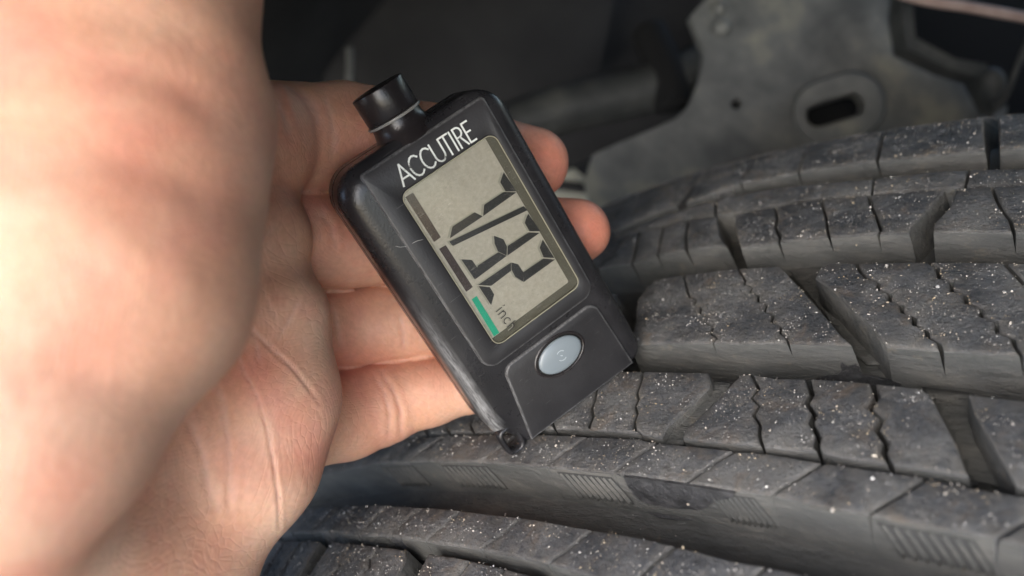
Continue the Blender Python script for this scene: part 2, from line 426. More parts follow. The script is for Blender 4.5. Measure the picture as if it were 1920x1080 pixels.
def row(top_px, bot_px, crosses, floor=FL, top=0.0, smin=-19.0, smax=3.2, jit=0.006, **kw):
    T = np.array(sorted(tb(p) for p in top_px)); Bt = np.array(sorted(tb(p) for p in bot_px))
    wt = lambda s: float(np.interp(s, T[:, 0], T[:, 1])); wb = lambda s: float(np.interp(s, Bt[:, 0], Bt[:, 1]))
    bounds = []                       # each: (left line, right line) as (s,w) lists, top -> bottom
    for c in crosses:
        if c[0] == 'sipe':
            L = [tb(p) for p in c[1]]; g = c[2] / 2
            L[0] = (L[0][0], wt(L[0][0])); L[-1] = (L[-1][0], wb(L[-1][0]))
            bounds.append(([(s - g, w) for s, w in L], [(s + g, w) for s, w in L]))
        else:
            L = [tb(p) for p in c[1]]; Q = [tb(p) for p in c[2]]
            for X in (L, Q):
                X[0] = (X[0][0], wt(X[0][0])) if abs(X[0][1] - wt(X[0][0])) < 0.25 else X[0]
                X[-1] = (X[-1][0], wb(X[-1][0])) if abs(X[-1][1] - wb(X[-1][0])) < 0.25 else X[-1]
            bounds.append((L, Q))
    bounds.sort(key=lambda b: b[0][len(b[0]) // 2][0])
    # the same pattern carries on past the right edge of the frame
    s0_ = max([smax] + [max(p[0] for p in b[1]) + 1.3 for b in bounds]); k_ = 0
    while s0_ < 12.5:
        g_ = 0.28 if k_ % 3 == 2 else 0.03; zz = 0.0 if abs(wt(s0_) - wb(s0_)) < 1.3 else 0.07
        ln_ = [(s0_ + 0.5 * (0.5 - t) + (zz if i % 2 else -zz), wt(s0_) + (wb(s0_) - wt(s0_)) * t) for i, t in enumerate(np.linspace(0, 1, 8))]
        bounds.append(([(s - g_, w) for s, w in ln_], [(s + g_, w) for s, w in ln_])); s0_ += 1.35; k_ += 1
    bounds.sort(key=lambda b: b[0][len(b[0]) // 2][0]); smax = 13.5
    lo = [(smin, wt(smin)), (smin, wb(smin))]; hi = [(smax, wt(smax)), (smax, wb(smax))]
    bounds = [(lo, lo)] + bounds + [(hi, hi)]
    for (a, b) in zip(bounds[:-1], bounds[1:]):
        Lf = b_ = None
        left = a[1]; right = b[0]      # left side line (top->bottom), right side line (top->bottom)
        def edge(s0, s1, fn):
            n = max(2, int(abs(s1 - s0) / 0.3)); return [(s0 + (s1 - s0) * i / n, fn(s0 + (s1 - s0) * i / n) + random.uniform(-jit, jit)) for i in range(1, n)]
        poly = list(left)
        poly += edge(left[-1][0], right[-1][0], wb)
        poly += list(right)[::-1]
        poly += edge(right[0][0], left[0][0], wt)
        block(poly, floor, top, **kw)
    return wt, wb

zE = lambda p: Z(1180, 480, 4.908, p)
zE2 = lambda p: Z(1520, 470, 4.695, p)
zD = lambda p: Z(1060, 680, 4.5, p)
zD2 = lambda p: Z(1460, 680, 4.154, p)
zA = lambda p: Z(440, 860, 4.174, p)
zB = lambda p: Z(860, 860, 3.556, p)
zF = lambda p: Z(1120, 300, 4.8, p)
zF2 = lambda p: Z(1500, 200, 4.571, p)
zR = lambda p: Z(1380, 840, 3.556, p)
zL = lambda p: Z(560, 750, 4.8, p)
S = 'sipe'
# ---- row A (outer blocks at the foot of the picture)
Atop = [(440, 1030), (500, 1016), (596, 1014), (656, 1018), (711, 1024), (804, 1036), (881, 1050), (944, 1064), (990, 1076), (1100, 1112), (1300, 1200)]
Abot = [(300, 1260), (500, 1250), (700, 1260), (900, 1300), (1100, 1380)]
def ext(pts, n=110):                  # carry a crossing on below the frame
    (x0, y0), (x1, y1) = pts[-2], pts[-1]; L = math.hypot(x1 - x0, y1 - y0)
    return list(pts) + [(x1 + (x1 - x0) / L * n * k, y1 + (y1 - y0) / L * n * k) for k in (1, 2)]
row(Atop, Abot, [
    (S, ext([(565, 1016), (552, 1033), (544, 1048), (533, 1066), (523, 1082)]), 0.045),
    (S, ext([(533, 1016), (516, 1043), (497, 1078)]), 0.05),
    ('slot', ext([(596, 1016), (577, 1046), (555, 1084)]), ext([(616, 1022), (600, 1046), (577, 1082)])),
    (S, ext([(657, 1018), (646, 1035), (638, 1050), (635, 1062), (618, 1081)]), 0.045),
    (S, ext([(711, 1024), (704, 1037), (692, 1046), (691, 1063), (672, 1081)]), 0.05),
    ('slot', ext([(762, 1030), (757, 1052), (742, 1082)]), ext([(803, 1036), (787, 1066), (780, 1082)])),
    (S, ext([(881, 1050), (872, 1062), (859, 1078)]), 0.05),
    (S, ext([(944, 1064), (938, 1076), (932, 1090)]), 0.05),
    ('slot', [(1010, 1085), (990, 1120), (970, 1200)], [(1050, 1095), (1030, 1130), (1010, 1200)]),
    ], smax=-1.0, floor=-0.5)
# ---- rib B
Btop = zA([(380, 388), (640, 380), (800, 364), (1195, 362), (1440, 376), (1770, 402)]) + zB([(400, 387), (870, 467), (960, 477), (1420, 572), (1910, 692)]) + zR([(200, 787), (480, 850)]) + [(1700, 1130), (1900, 1190)]
Bbot = zA([(300, 590), (450, 575), (590, 575), (745, 577), (955, 588), (1200, 603), (1485, 637), (1560, 660), (1900, 700)]) + zB([(590, 692), (900, 782), (1190, 870)]) + [(1400, 1170), (1600, 1250)]
row(Btop, Bbot, [(S, p, 0.05) for p in (
    [(593, 952), (570, 975), (545, 999)], [(632, 949), (607, 975), (581, 998)], [(672, 947), (646, 970), (618, 998)],
    [(726, 949), (700, 973), (693, 978), (669, 1001)], [(785, 953), (760, 975), (752, 984), (727, 1005)], [(862, 957), (828, 988), (796, 1013)],
    [(977, 971), (938, 1003), (901, 1031)], [(1109, 994), (1069, 1025), (1027, 1057)])] + [(S, [(1265, 1025), (1225, 1055), (1185, 1090)], 0.065),
    (S, [(1436, 1062), (1405, 1090), (1370, 1125)], 0.05), (S, [(1600, 1100), (1570, 1130), (1540, 1165)], 0.05)], floor=-0.45, smax=0.5)
# ---- rib C
Ctop = [(560, 885), (640, 855)] + zL([(720, 385), (900, 358), (1130, 332), (1340, 318), (1540, 312), (1690, 312)]) + zD([(0, 605), (210, 623), (400, 625), (620, 640), (810, 678), (1000, 690), (1400, 740), (1680, 757)]) + zD2([(340, 778), (500, 797), (850, 850), (1140, 892), (1500, 970)]) + [(1920, 930)]
Cbot = [(560, 903)] + zL([(170, 680), (400, 625), (750, 562), (1000, 548), (1250, 545), (1600, 550), (1900, 562)]) + zB([(400, 37), (800, 67), (1060, 95), (1500, 152), (1800, 202)]) + zR([(200, 302), (640, 392), (860, 432), (1100, 482), (1400, 532), (1700, 592), (1900, 642)])
CT, CB = row(Ctop, Cbot, [
    (S, [(762, 824), (735, 842), (712, 866)], 0.04), (S, [(831, 818), (797, 842), (764, 863)], 0.04), (S, [(881, 817), (850, 838), (820, 861)], 0.04), (S, [(965, 820), (935, 842), (902, 864)], 0.04),
    (S, [(1102, 818), (1066, 842), (1028, 866)], 0.04), (S, [(1231, 831), (1190, 856), (1152, 880)], 0.05), (S, [(1376, 846), (1332, 872), (1289, 900)], 0.055),
    (S, [(1541, 871), (1495, 897), (1447, 923)], 0.055), (S, [(1734, 900), (1690, 925), (1630, 958)], 0.06), (S, [(1990, 935), (1930, 975), (1869, 1006)], 0.06)], smax=1.2)
# ---- rib D
Dtop = [(760, 775), (830, 745), (900, 722), (1000, 704), (1100, 698)] + zD([(560, 70), (1200, 80), (1480, 95), (1600, 100)]) + zD2([(0, 120), (300, 120), (950, 180), (1120, 200)]) + [(1816, 738), (1920, 750)]
Dbot = zL([(700, 378), (890, 345), (1150, 302), (1330, 288), (1550, 284), (1700, 286)]) + zD([(0, 545), (190, 555), (560, 575), (800, 625), (990, 627), (1130, 650), (1600, 690), (1890, 722)]) + zD2([(290, 680), (600, 748), (820, 770), (1200, 830), (1430, 868)]) + [(1870, 900), (1920, 912)]
row(Dtop, Dbot, [
    (S, [(817, 775), (808, 790), (797, 800), (800, 812)], 0.04), (S, [(856, 765), (846, 782), (836, 798), (840, 811)], 0.045), (S, [(893, 755), (888, 777), (881, 796), (887, 809)], 0.045),
    (S, [(960, 730), (955, 760), (948, 775), (955, 806)], 0.045), (S, [(1040, 710), (1035, 740), (1028, 770), (1036, 806)], 0.04),
    (S, [(1120, 700), (1114, 749), (1108, 763), (1110, 779), (1105, 792), (1102, 803), (1107, 812)], 0.06),
    (S, zD([(645, 75), (638, 140), (600, 250), (612, 300), (585, 360), (603, 425), (578, 490), (585, 560), (612, 630)]), 0.045),
    ('slot', zD([(1205, 80), (1222, 150), (1205, 210), (1000, 400), (850, 540), (813, 620)]), zD([(1480, 97), (1400, 180), (1350, 240), (1200, 390), (1010, 560), (990, 625)])),
    (S, zD([(1575, 98), (1628, 210), (1568, 285), (1634, 350), (1585, 430), (1640, 510), (1632, 600), (1660, 700)]), 0.05),
    (S, zD2([(220, 130), (255, 235), (213, 305), (280, 390), (248, 460), (308, 560), (290, 640), (315, 690)]), 0.085),
    (S, zD2([(735, 150), (765, 255), (706, 350), (805, 425), (758, 510), (838, 610), (815, 690), (868, 785)]), 0.08),
    ('slot', zD2([(1118, 200), (1180, 250), (1270, 410), (1380, 620), (1440, 780), (1478, 882)]), [(1816, 738), (1828, 775), (1862, 836), (1890, 880), (1905, 912)])], smax=1.2)
# shallow floor inside the slanting slot of rib D, and its chipped corner
def slab(pts, h, name="slot_floor", m=None, lift=0.0, parent=None, sub=0.12, wmin=None):
    P = [tb(p, h) for p in pts]
    bm = bmesh.new(); f = bm.faces.new([bm.verts.new((x, y, 0)) for x, y in P])
    x0, x1 = min(p[0] for p in P), max(p[0] for p in P); y0, y1 = min(p[1] for p in P), max(p[1] for p in P)
    for q in np.arange(x0 + sub, x1, sub): bmesh.ops.bisect_plane(bm, geom=bm.verts[:] + bm.edges[:] + bm.faces[:], plane_co=(q, 0, 0), plane_no=(1, 0, 0))
    for q in np.arange(y0 + sub, y1, sub): bmesh.ops.bisect_plane(bm, geom=bm.verts[:] + bm.edges[:] + bm.faces[:], plane_co=(0, q, 0), plane_no=(0, 1, 0))
    bmesh.ops.triangulate(bm, faces=bm.faces)
    bmesh.ops.recalc_face_normals(bm, faces=bm.faces)
    nb = [v for v in bm.verts]; co = np.array([v.co[:] for v in nb])
    if wmin: co[:, 1] = np.maximum(co[:, 1], [wmin(a) + 0.03 for a in co[:, 0]])
    bd = np.array([v.is_boundary for v in nb])
    idx = {v: i for i, v in enumerate(nb)}; fc = [tuple(idx[v] for v in fa.verts) for fa in bm.faces]; bm.free()
    hh = h + np.where(bd, lift * 0.1, lift)
    V = surf(co[:, 0], co[:, 1], hh); V2 = surf(co[:, 0], co[:, 1], np.full(len(co), h - 0.02))
    n = len(co); F = list(fc) + [tuple(i + n for i in f[::-1]) for f in fc]
    ed = {}
    for a in fc:
        for i in range(3):
            e = (a[i], a[(i + 1) % 3]); ed[e] = 1
    for (a, b) in list(ed):
        if (b, a) not in ed: F.append((b, a, a + n, b + n))
    W = cyl2world(np.concatenate([V, V2]))
    o = W.mean(0)
    return mesh_obj(name, W, F, m or GRV, tyre if parent is None else parent, origin=o)
slab(zD([(1190, 130), (1400, 170), (1360, 240), (1210, 395), (1020, 570), (1000, 690), (800, 690), (820, 600), (990, 390), (1190, 200)]), -0.16)
# ---- row E
Etop = [(1120, 560), (1180, 540)] + zE([(240, 215), (430, 180), (700, 152), (840, 125), (1080, 105), (1380, 90)]) + zE2([(150, 112), (400, 105), (1000, 100), (1878, 105)])
Ebot = [(1080, 650)] + zE([(150, 800), (400, 790), (760, 790), (1050, 795), (1460, 790), (1750, 800)]) + zE2([(670, 835), (900, 850), (1130, 870), (1400, 882), (1878, 915)])
EBLK = row(Etop, Ebot, [
    ('slot', [(1150, 552), (1130, 590), (1115, 648)], zE([(240, 225), (150, 300), (75, 400), (60, 560), (30, 700), (0, 797)])),
    (S, zE([(500, 175), (515, 250), (545, 360), (608, 392), (592, 440), (660, 457), (645, 520), (720, 545), (690, 600), (770, 635), (745, 700), (805, 745), (760, 795)]), 0.034),
    (S, zE([(1000, 110), (1062, 215), (1050, 247), (1128, 277), (1105, 322), (1185, 350), (1180, 408), (1262, 430), (1240, 500), (1325, 530), (1305, 600), (1395, 640), (1385, 700), (1455, 745), (1455, 795)]), 0.036),
    ('slot', zE([(1380, 90), (1440, 150), (1600, 320), (1760, 500)]) + zE2([(180, 630), (280, 750), (345, 850)]), zE2([(150, 112), (75, 160), (38, 235), (200, 350), (400, 550), (560, 700), (670, 835)])),
    (S, zE2([(400, 108), (440, 180), (500, 235), (600, 270), (585, 335), (700, 362), (690, 430), (800, 457), (800, 530), (910, 572), (910, 645), (1020, 690), (1030, 750), (1130, 800), (1150, 868)]), 0.06),
    (S, zE2([(1040, 102), (1120, 150), (1125, 235), (1240, 260), (1240, 345), (1365, 385), (1370, 455), (1500, 500), (1500, 570), (1640, 620), (1640, 710), (1785, 760), (1800, 830), (1860, 905)]), 0.05),
    (S, [(1885, 492), (1925, 535), (1950, 560), (1960, 590), (1990, 660)], 0.07)], smax=3.0)
# ---- row F with the thin rib above it
Ftop = zF([(200, 700), (370, 640), (600, 590), (820, 540), (1050, 500), (1240, 488), (1600, 420), (1900, 362)]) + zF2([(700, 750), (1250, 705), (1400, 692), (1900, 672)])
Fbot = [(1100, 510)] + zF([(60, 957), (280, 935), (540, 852), (800, 802), (1050, 770), (1290, 785), (1640, 730), (1900, 700)]) + zF2([(950, 1070), (1160, 1066), (1900, 1072)])
row(Ftop, Fbot, [
    (S, zF([(290, 665), (180, 790), (40, 920)]), 0.07), (S, zF([(370, 645), (345, 800), (325, 900)]), 0.07), (S, zF([(590, 595), (565, 720), (540, 850)]), 0.05), (S, zF([(815, 545), (790, 680), (800, 800)]), 0.06),
    ('slot', zF([(1070, 500), (1080, 600), (1100, 700), (1150, 800)]), zF([(1235, 490), (1235, 600), (1290, 785)])),
    (S, zF([(1600, 422), (1612, 520), (1598, 600), (1640, 680), (1630, 730)]), 0.055),
    (S, [(1540, 372), (1543, 390), (1548, 405), (1551, 430), (1553, 445)], 0.045), (S, zF2([(590, 752), (610, 850), (650, 930), (690, 1050), (670, 1075)]), 0.05),
    ('slot', zF2([(1235, 720), (1100, 870), (950, 1020), (935, 1066)]), zF2([(1335, 720), (1275, 870), (1150, 1000), (1140, 1066)])),
    (S, zF2([(1640, 690), (1690, 800), (1735, 880), (1800, 960), (1835, 1068)]), 0.05), (S, [(1990, 347), (2000, 380), (2020, 436)], 0.05)], smax=4.5)
F2bot = [(x, y - 3) for x, y in Ftop]
F2top = [(1150, 445), (1215, 415), (1300, 385), (1400, 362), (1500, 347), (1631, 336), (1740, 322), (1850, 317), (1920, 315), (2000, 313)]
row(F2top, F2bot, [(S, [(1345, 370), (1340, 402)], 0.05), (S, zF2([(1440, 560), (1415, 680)]), 0.04), (S, [(1640, 333), (1635, 360)], 0.03)], smax=4.5)
# ---- shoulder row G
Gbot = [(1150, 432), (1220, 402), (1300, 373), (1367, 349), (1420, 338), (1544, 313), (1600, 304), (1687, 296), (1855, 279), (1920, 277)]
T = np.array(sorted(tb(p) for p in Gbot))
gs = [-13.0, -10.9, -8.9, -7.4, -6.1, -4.5, -2.6, -0.8, 1.2, 3.2, 5.0, 7.0, 9.0, 11.2, 13.4]
ex = {4: 0.1, 6: 0.1}
for a, b in zip(gs[:-1], gs[1:]):
    w0 = lambda s: float(np.interp(s, T[:, 0], T[:, 1]))
    n = 6; g = 0.025
    wide = 0.22 if a in (-8.9, -2.6) else g
    P = [(a + wide + (b - a - wide - g) * i / n, w0(a + (b - a) * i / n)) for i in range(n + 1)]
    P += [(b - g - 0.35, 17.0), (b - g - 0.4, 19.5)] + [(a + wide - 0.4, 19.5), (a + wide - 0.35, 17.0)]
    block(P, grid=0.3)
slab(zE([(1380, 60), (1460, 130), (1620, 310), (1780, 500)]) + zE2([(170, 620), (275, 750), (340, 870), (500, 1000), (760, 1000), (690, 850), (600, 700), (440, 550), (240, 350), (80, 235), (110, 160), (190, 90), (60, 60), (-100, 60)]), -0.62, wmin=EBLK[1])
slab(zD2([(1118, 190), (1170, 250), (1260, 410), (1370, 620), (1430, 780), (1470, 900), (1900, 1000), (1800, 870), (1700, 640), (1560, 400), (1520, 240)]), -0.5)
# ---- serrated ribs moulded on the wall between rib C and the wide groove
ribs = []
for x0, x1, nr in ((716, 774, 7), (828, 916, 9), (1050, 1154, 9), (1338, 1428, 8), (1660, 1850, 8)):
    s0, s1 = [tb((x, float(np.interp(x, [700, 768, 893, 1085, 1147, 1282, 1436, 1560, 1689, 1858], [872, 864, 865, 878, 887, 902, 924, 950, 975, 1006]))))[0] for x in (x0, x1)]
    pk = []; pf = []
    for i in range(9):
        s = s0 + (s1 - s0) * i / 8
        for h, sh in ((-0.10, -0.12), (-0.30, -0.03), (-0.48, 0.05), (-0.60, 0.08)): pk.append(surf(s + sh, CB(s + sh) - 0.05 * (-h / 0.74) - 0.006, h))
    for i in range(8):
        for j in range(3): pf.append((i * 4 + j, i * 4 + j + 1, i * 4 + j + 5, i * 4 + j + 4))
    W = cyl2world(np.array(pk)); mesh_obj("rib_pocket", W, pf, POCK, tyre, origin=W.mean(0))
    for i in range(nr):
        s = s0 + (s1 - s0) * (i + 0.5) / nr; hw = (s1 - s0) / nr * 0.24; wb = CB(s)
        pts = []
        for h, sh in ((-0.12, -0.12), (-0.30, -0.03), (-0.48, 0.05), (-0.58, 0.08)):
            wall = wb - 0.05 * (-h / 0.74)
            e = 0.03 if h in (-0.12,) else 0.05
            pts.append([(s + sh - hw, wall + 0.01, h), (s + sh - hw * 0.4, wall - e, h), (s + sh + hw * 0.4, wall - e, h), (s + sh + hw, wall + 0.01, h)])
        ribs.append(pts)
V = []; F = []
for pts in ribs:
    b0 = len(V)
    for r_ in pts:
        for p in r_: V.append(surf(*p))
    for i in range(3):
        for j in range(3): F.append((b0 + i * 4 + j, b0 + i * 4 + j + 1, b0 + i * 4 + j + 5, b0 + i * 4 + j + 4))
    F.append((b0 + 12, b0 + 13, b0 + 14, b0 + 15))
for i in range(len(ribs)):
    b0 = 16 * i; fs = F[10 * i:10 * i + 10]; nf = [tuple(v - b0 for v in f) for f in fs]
    W = cyl2world(np.array(V[b0:b0 + 16])); o = W.mean(0)
    mesh_obj("wall_rib", W, nf, GRV, tyre, origin=o)
# ---- wet grime lying in the grooves
slab(Z(860, 860, 3.556, [(1190, 250), (1400, 300), (1600, 330), (1640, 350), (1620, 385), (1570, 405), (1450, 405), (1330, 390), (1250, 350), (1205, 300)]), -0.72, "wet_patch", WET, 0.012)
def wall_splash(pts, wfn, out, m=WET, name="wet_patch"):
    """a film on the upright wall of a rib (w = wfn(s)), outline traced along lines of sight"""
    Q = []
    for p in pts:
        d = M @ ray(*p); w = wfn(-6.0)
        for _ in range(6):
            t = w / d[1]; P = d * t; P[2] += RHO; s_ = math.atan2(P[0], P[2]) * R; h = math.hypot(P[0], P[2]) - float(rad_at(w)); w = wfn(s_) - 0.05 * min(1, max(0, -h / 0.74)) - out
        Q.append((s_, min(-0.03, max(-0.73, h))))
    bm = bmesh.new(); bm.faces.new([bm.verts.new((x, y, 0)) for x, y in dedupe(Q, 0.004)])
    x0, x1 = min(q[0] for q in Q), max(q[0] for q in Q)
    for c in np.arange(x0 + .15, x1, .15): bmesh.ops.bisect_plane(bm, geom=bm.verts[:] + bm.edges[:] + bm.faces[:], plane_co=(c, 0, 0), plane_no=(1, 0, 0))
    bmesh.ops.triangulate(bm, faces=bm.faces)
    co = np.array([v.co[:] for v in bm.verts]); ix = {v: i for i, v in enumerate(bm.verts)}; fc = [tuple(ix[v] for v in f.verts) for f in bm.faces]; bm.free()
    n = len(co); ww = np.array([wfn(a) for a in co[:, 0]]) - 0.05 * (-co[:, 1] / 0.74)
    V = np.concatenate([surf(co[:, 0], ww - out, co[:, 1]), surf(co[:, 0], ww + 0.02, co[:, 1])])
    ed = set((f[k], f[(k + 1) % 3]) for f in fc for k in range(3))
    F = list(fc) + [tuple(k + n for k in f[::-1]) for f in fc] + [(b, a, a + n, b + n) for a, b in ed if (b, a) not in ed]
    W = cyl2world(V); return mesh_obj(name, W, F, m, tyre, origin=W.mean(0), smooth=False)
wall_splash(Z(860, 860, 3.556, [(1085, 100), (1200, 118), (1400, 150), (1560, 172), (1800, 208), (1840, 225), (1825, 260), (1700, 290), (1650, 330), (1600, 345), (1400, 330), (1250, 300), (1190, 270), (1130, 190)]), CB, 0.035)
wall_splash(zD2([(300, 122), (380, 100), (460, 92), (490, 60), (480, 15), (495, 0), (515, 18), (540, 30), (575, 25), (600, 10), (605, 30), (632, 42), (628, 70), (650, 100), (760, 118), (880, 148), (955, 172), (955, 240), (600, 240), (300, 240)]), EBLK[1], 0.012)
slab(zD2([(1170, 250), (1260, 300), (1340, 335), (1455, 345), (1440, 420), (1380, 430), (1320, 455), (1240, 400)]), -0.60, "wet_patch", WET, 0.02, sub=0.06)
slab(zD2([(1400, 640), (1460, 690), (1525, 770), (1510, 815), (1560, 950), (1490, 970), (1430, 840)]), -0.6, "wet_patch", WET, 0.02, sub=0.06)

# ---- sand and salt grains
def inpoly(p, poly):
    x, y = p; c = False; n = len(poly); j = n - 1
    for i in range(n):
        xi, yi = poly[i]; xj, yj = poly[j]
        if (yi > y) != (yj > y) and x < (xj - xi) * (y - yi) / (yj - yi) + xi: c = not c
        j = i
    return c
ico = bmesh.new(); bmesh.ops.create_icosphere(ico, subdivisions=1, radius=1)
iv = np.array([v.co[:] for v in ico.verts]); ifc = np.array([[v.index for v in f.verts] for f in ico.faces]); ico.free()
GV = []; GF = []; cnt = 0; gcent = []
for poly, top in BLK_POLYS:
    x0 = min(p[0] for p in poly); x1 = max(p[0] for p in poly); y0 = min(p[1] for p in poly); y1 = max(p[1] for p in poly)
    if x1 < -17 or x0 > 4: continue
    N = int((x1 - x0) * (y1 - y0) * 170)
    ncl = max(1, N // 22); cl = [(random.uniform(x0, x1), random.uniform(y0, y1)) for _ in range(ncl)]
    for _ in range(N):
        if random.random() < 0.6: c = random.choice(cl); p = (random.gauss(c[0], 0.16), random.gauss(c[1], 0.10))
        elif random.random() < 0.25: q = random.choice(poly); p = (q[0] + random.gauss(0, 0.06), q[1] + random.gauss(0, 0.05))
        else: p = (random.uniform(x0, x1), random.uniform(y0, y1))
        if not inpoly(p, poly): continue
        r = min(0.022, 0.0054 * math.exp(random.gauss(0, 0.44)))
        gcent.append((p[0], p[1], top + r * 0.35, r))
for _ in range(420):
    r = min(0.03, 0.006 * math.exp(random.gauss(0, 0.5)))
    gcent.append((random.uniform(-15, 3), random.uniform(5, 14), FL + r * 0.3, r))
for px, r in (((1606, 460), 0.035), ((1290, 946), 0.035), ((1758, 538), 0.05), ((1640, 855), 0.055), ((1895, 607), 0.05), ((1773, 925), 0.05), ((1561, 957), 0.06), ((1281, 1027), 0.045), ((1455, 792), 0.04), ((1636, 898), 0.05)):
    s, w = tb(px); gcent.append((s, w, 0.005, r * 0.55))
C3 = surf([g[0] for g in gcent], [g[1] for g in gcent], np.array([g[2] for g in gcent]))
rr = np.array([g[3] for g in gcent]); nG = len(rr)
jit = RNG.uniform(0.65, 1.25, (nG, 12, 1)); st = RNG.uniform(0.6, 1.35, (nG, 1, 3))
Vg = C3[:, None, :] + iv[None] * jit * st * rr[:, None, None]
Fg = (ifc[None] + (np.arange(nG) * 12)[:, None, None]).reshape(-1, 3)
g = mesh_obj("sand_grains", cyl2world(Vg.reshape(-1, 3)), Fg, GRIT, smooth=False)
tag(g, "white and tan sand grains scattered over the tyre tread", "sand", kind="stuff")

# ================================================================== GAUGE
FD = np.array([[0.792301, 0.574364, -0.205825], [-0.491193, 0.800572, 0.34324], [0.361922, -0.17085, 0.916418]])
OD = np.array([.354, -2.567, -13.79])
def dl(px, z=0.0):                    # point of the gauge's own plane (height z) under a traced outline
    d = ray(*px); t = (OD @ FD[2] + z) / (d @ FD[2]); P = d * t - OD
    return float(FD[0] @ P), float(FD[1] @ P)
rotw = Matrix((M @ FD.T).tolist())
gauge = empty("tread_depth_gauge", cam2world(OD), rotw)
tag(gauge, "small black plastic digital tread depth gauge with round cap and grey display", "gauge")
X0b, X1b, Y0b, Y1b, TH = -0.47, 2.55, 0.0, 5.36, 1.22
def bodyring(o, z, rc=0.5, n=10):
    x0, x1, y0, y1 = X0b + o, X1b - o, Y0b + o * 0.45, Y1b - o * 1.15; pts = []
    for cx, cy, a0, r in ((x1, y0, -90, max(.08, .30 - o)), (x1, y1, 0, max(.1, rc - o)), (x0, y1, 90, max(.1, rc - o))):
        cx += -r if cx == x1 else r; cy += r if cy == y0 else -r
        for i in range(n + 1):
            a = math.radians(a0 + 90 * i / n); pts.append((cx + r * math.cos(a), cy + r * math.sin(a), z))
    for y in np.linspace(y1 - 0.8, y0 + 0.75, 18): pts.append((x0, float(y), z))
    for k in range(n + 1):      # the lower left corner is cut back for the lanyard eyelet
        t = k / n; pts.append((x0 + 0.05 + 0.33 * t ** 1.3, y0 + 0.48 * (1 - t ** 2.2), z))
    return pts
rings = []
for a in range(0, 91, 15):
    t = math.radians(a); o = 0.22 * (1 - math.sin(t)); z = -TH + 0.22 * (1 - math.cos(t)); rings.append(bodyring(o, z))
for a in range(0, 91, 9):
    t = math.radians(a); o = 0.34 * (1 - math.cos(t)); z = -0.30 * (1 - math.sin(t)); rings.append(bodyring(o, z))
rings.insert(7, bodyring(0, -0.72)); rings.insert(8, bodyring(0.03, -0.70)); rings.insert(9, bodyring(0.03, -0.67)); rings.insert(10, bodyring(0, -0.65))
V, F = loft(rings)
V = np.array(V)
wear_highlight = np.clip(1 - np.abs(V[:, 0] - (X0b + 0.10)) / 0.13, 0, 1) * np.clip((3.4 - V[:, 1]) / 1.8, 0, 1) * (V[:, 2] > -0.34) * (V[:, 2] < -0.02)  # left edge band: scuffs together with the bevel's bright reflection, as colour
# finer mesh along the left edge so the scuffs and painted highlight read evenly
body = mesh_obj("body", V * 0.01, F, BODY, gauge, attrs={"wear_highlight": wear_highlight * 0.75}, sharp=40)
sb = body.modifiers.new("bev", 'EDGE_SPLIT'); body.modifiers.remove(sb)
def plate(name, ring_fn, h, m, z0=-0.02, bev=0.03, parent=gauge, flip=False):
    rs = [[(x, y, z0) for x, y in ring_fn(0)], [(x, y, h - bev) for x, y in ring_fn(0)]]
    for k in (30, 60, 90):
        t = math.radians(k); rs.append([(x, y, h - bev + bev * math.sin(t)) for x, y in ring_fn(bev * (1 - math.cos(t)))])
    V, F = loft(rs); n_ = len(rs[0]); return mesh_obj(name, np.array(V) * 0.01, F, m, parent, sharp=50, attrs={"wear_highlight": [w_ for w_ in (0.0, 0.2, 0.36, 0.26, 0.0) for _ in range(n_)]})  # paler bevel rings paint in the highlight along the plate's edge
def bezout(o, n=8):
    pts = []
    for cx, cy, a0, r in ((2.235, 1.535, -90, .24 - o), (2.235, 5.22, 0, .06), (0, 5.22, 90, .06), (0, 1.535, 180, .24 - o)):
        cx += (-r - o) if cx > 1 else (r + o); cy += (r + o) if cy < 2 else (-r - o)
        for i in range(n + 1):
            a = math.radians(a0 + 90 * i / n); pts.append((cx + r * math.cos(a), cy + r * math.sin(a)))
    return pts
def bend(V):                          # follow the rounded top edge of the body
    V = np.array(V, float); t = np.clip((V[:, 1] - 4.97) / 0.39, 0, 0.97)
    V[:, 2] += 0.30 * (np.sqrt(1 - t * t) - 1); return V
# raised display panel: frame ring around the window opening
def ring_plate(name, outer, inner, h, m, bev=0.035, z_in=-0.06):
    ro, ri = outer, inner; rs = []
    rs.append([(x, y, -0.03) for x, y in ro(0)]); rs.append([(x, y, h - bev) for x, y in ro(0)])
    for k in (30, 60, 90):
        t = math.radians(k); rs.append([(x, y, h - bev + bev * math.sin(t)) for x, y in ro(bev * (1 - math.cos(t)))])
    for k in (90, 45, 0):
        t = math.radians(k); rs.append([(x, y, h - 0.02 + 0.02 * math.sin(t)) for x, y in ri(-0.02 * (1 - math.cos(t)))])
    rs.append([(x, y, z_in) for x, y in ri(0)])
    V, F = loft(rs, False, False); n_ = len(rs[0]); return mesh_obj(name, bend(V) * 0.01, F, m, gauge, sharp=50, attrs={"wear_highlight": [w_ for w_ in (0.0, 0.2, 0.36, 0.26, 0.0, 0.0, 0.0, 0.0, 0.0) for _ in range(n_)]})  # outer bevel coloured paler to carry the bezel's highlight line
LX0, LX1, LY0, LY1 = 0.335, 2.075, 1.80, 4.68
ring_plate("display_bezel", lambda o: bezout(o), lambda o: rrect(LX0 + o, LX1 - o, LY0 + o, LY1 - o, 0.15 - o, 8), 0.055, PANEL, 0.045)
V, F = loft([[(x, y, -0.004) for x, y in rrect(LX0 - .02, LX1 + .02, LY0 - .02, LY1 + .02, 0.15)], [(x, y, 0.001) for x, y in rrect(LX0 - .02, LX1 + .02, LY0 - .02, LY1 + .02, 0.15)]])
disp = mesh_obj("display", np.array(V) * 0.01, F, SURR, gauge, sharp=40)
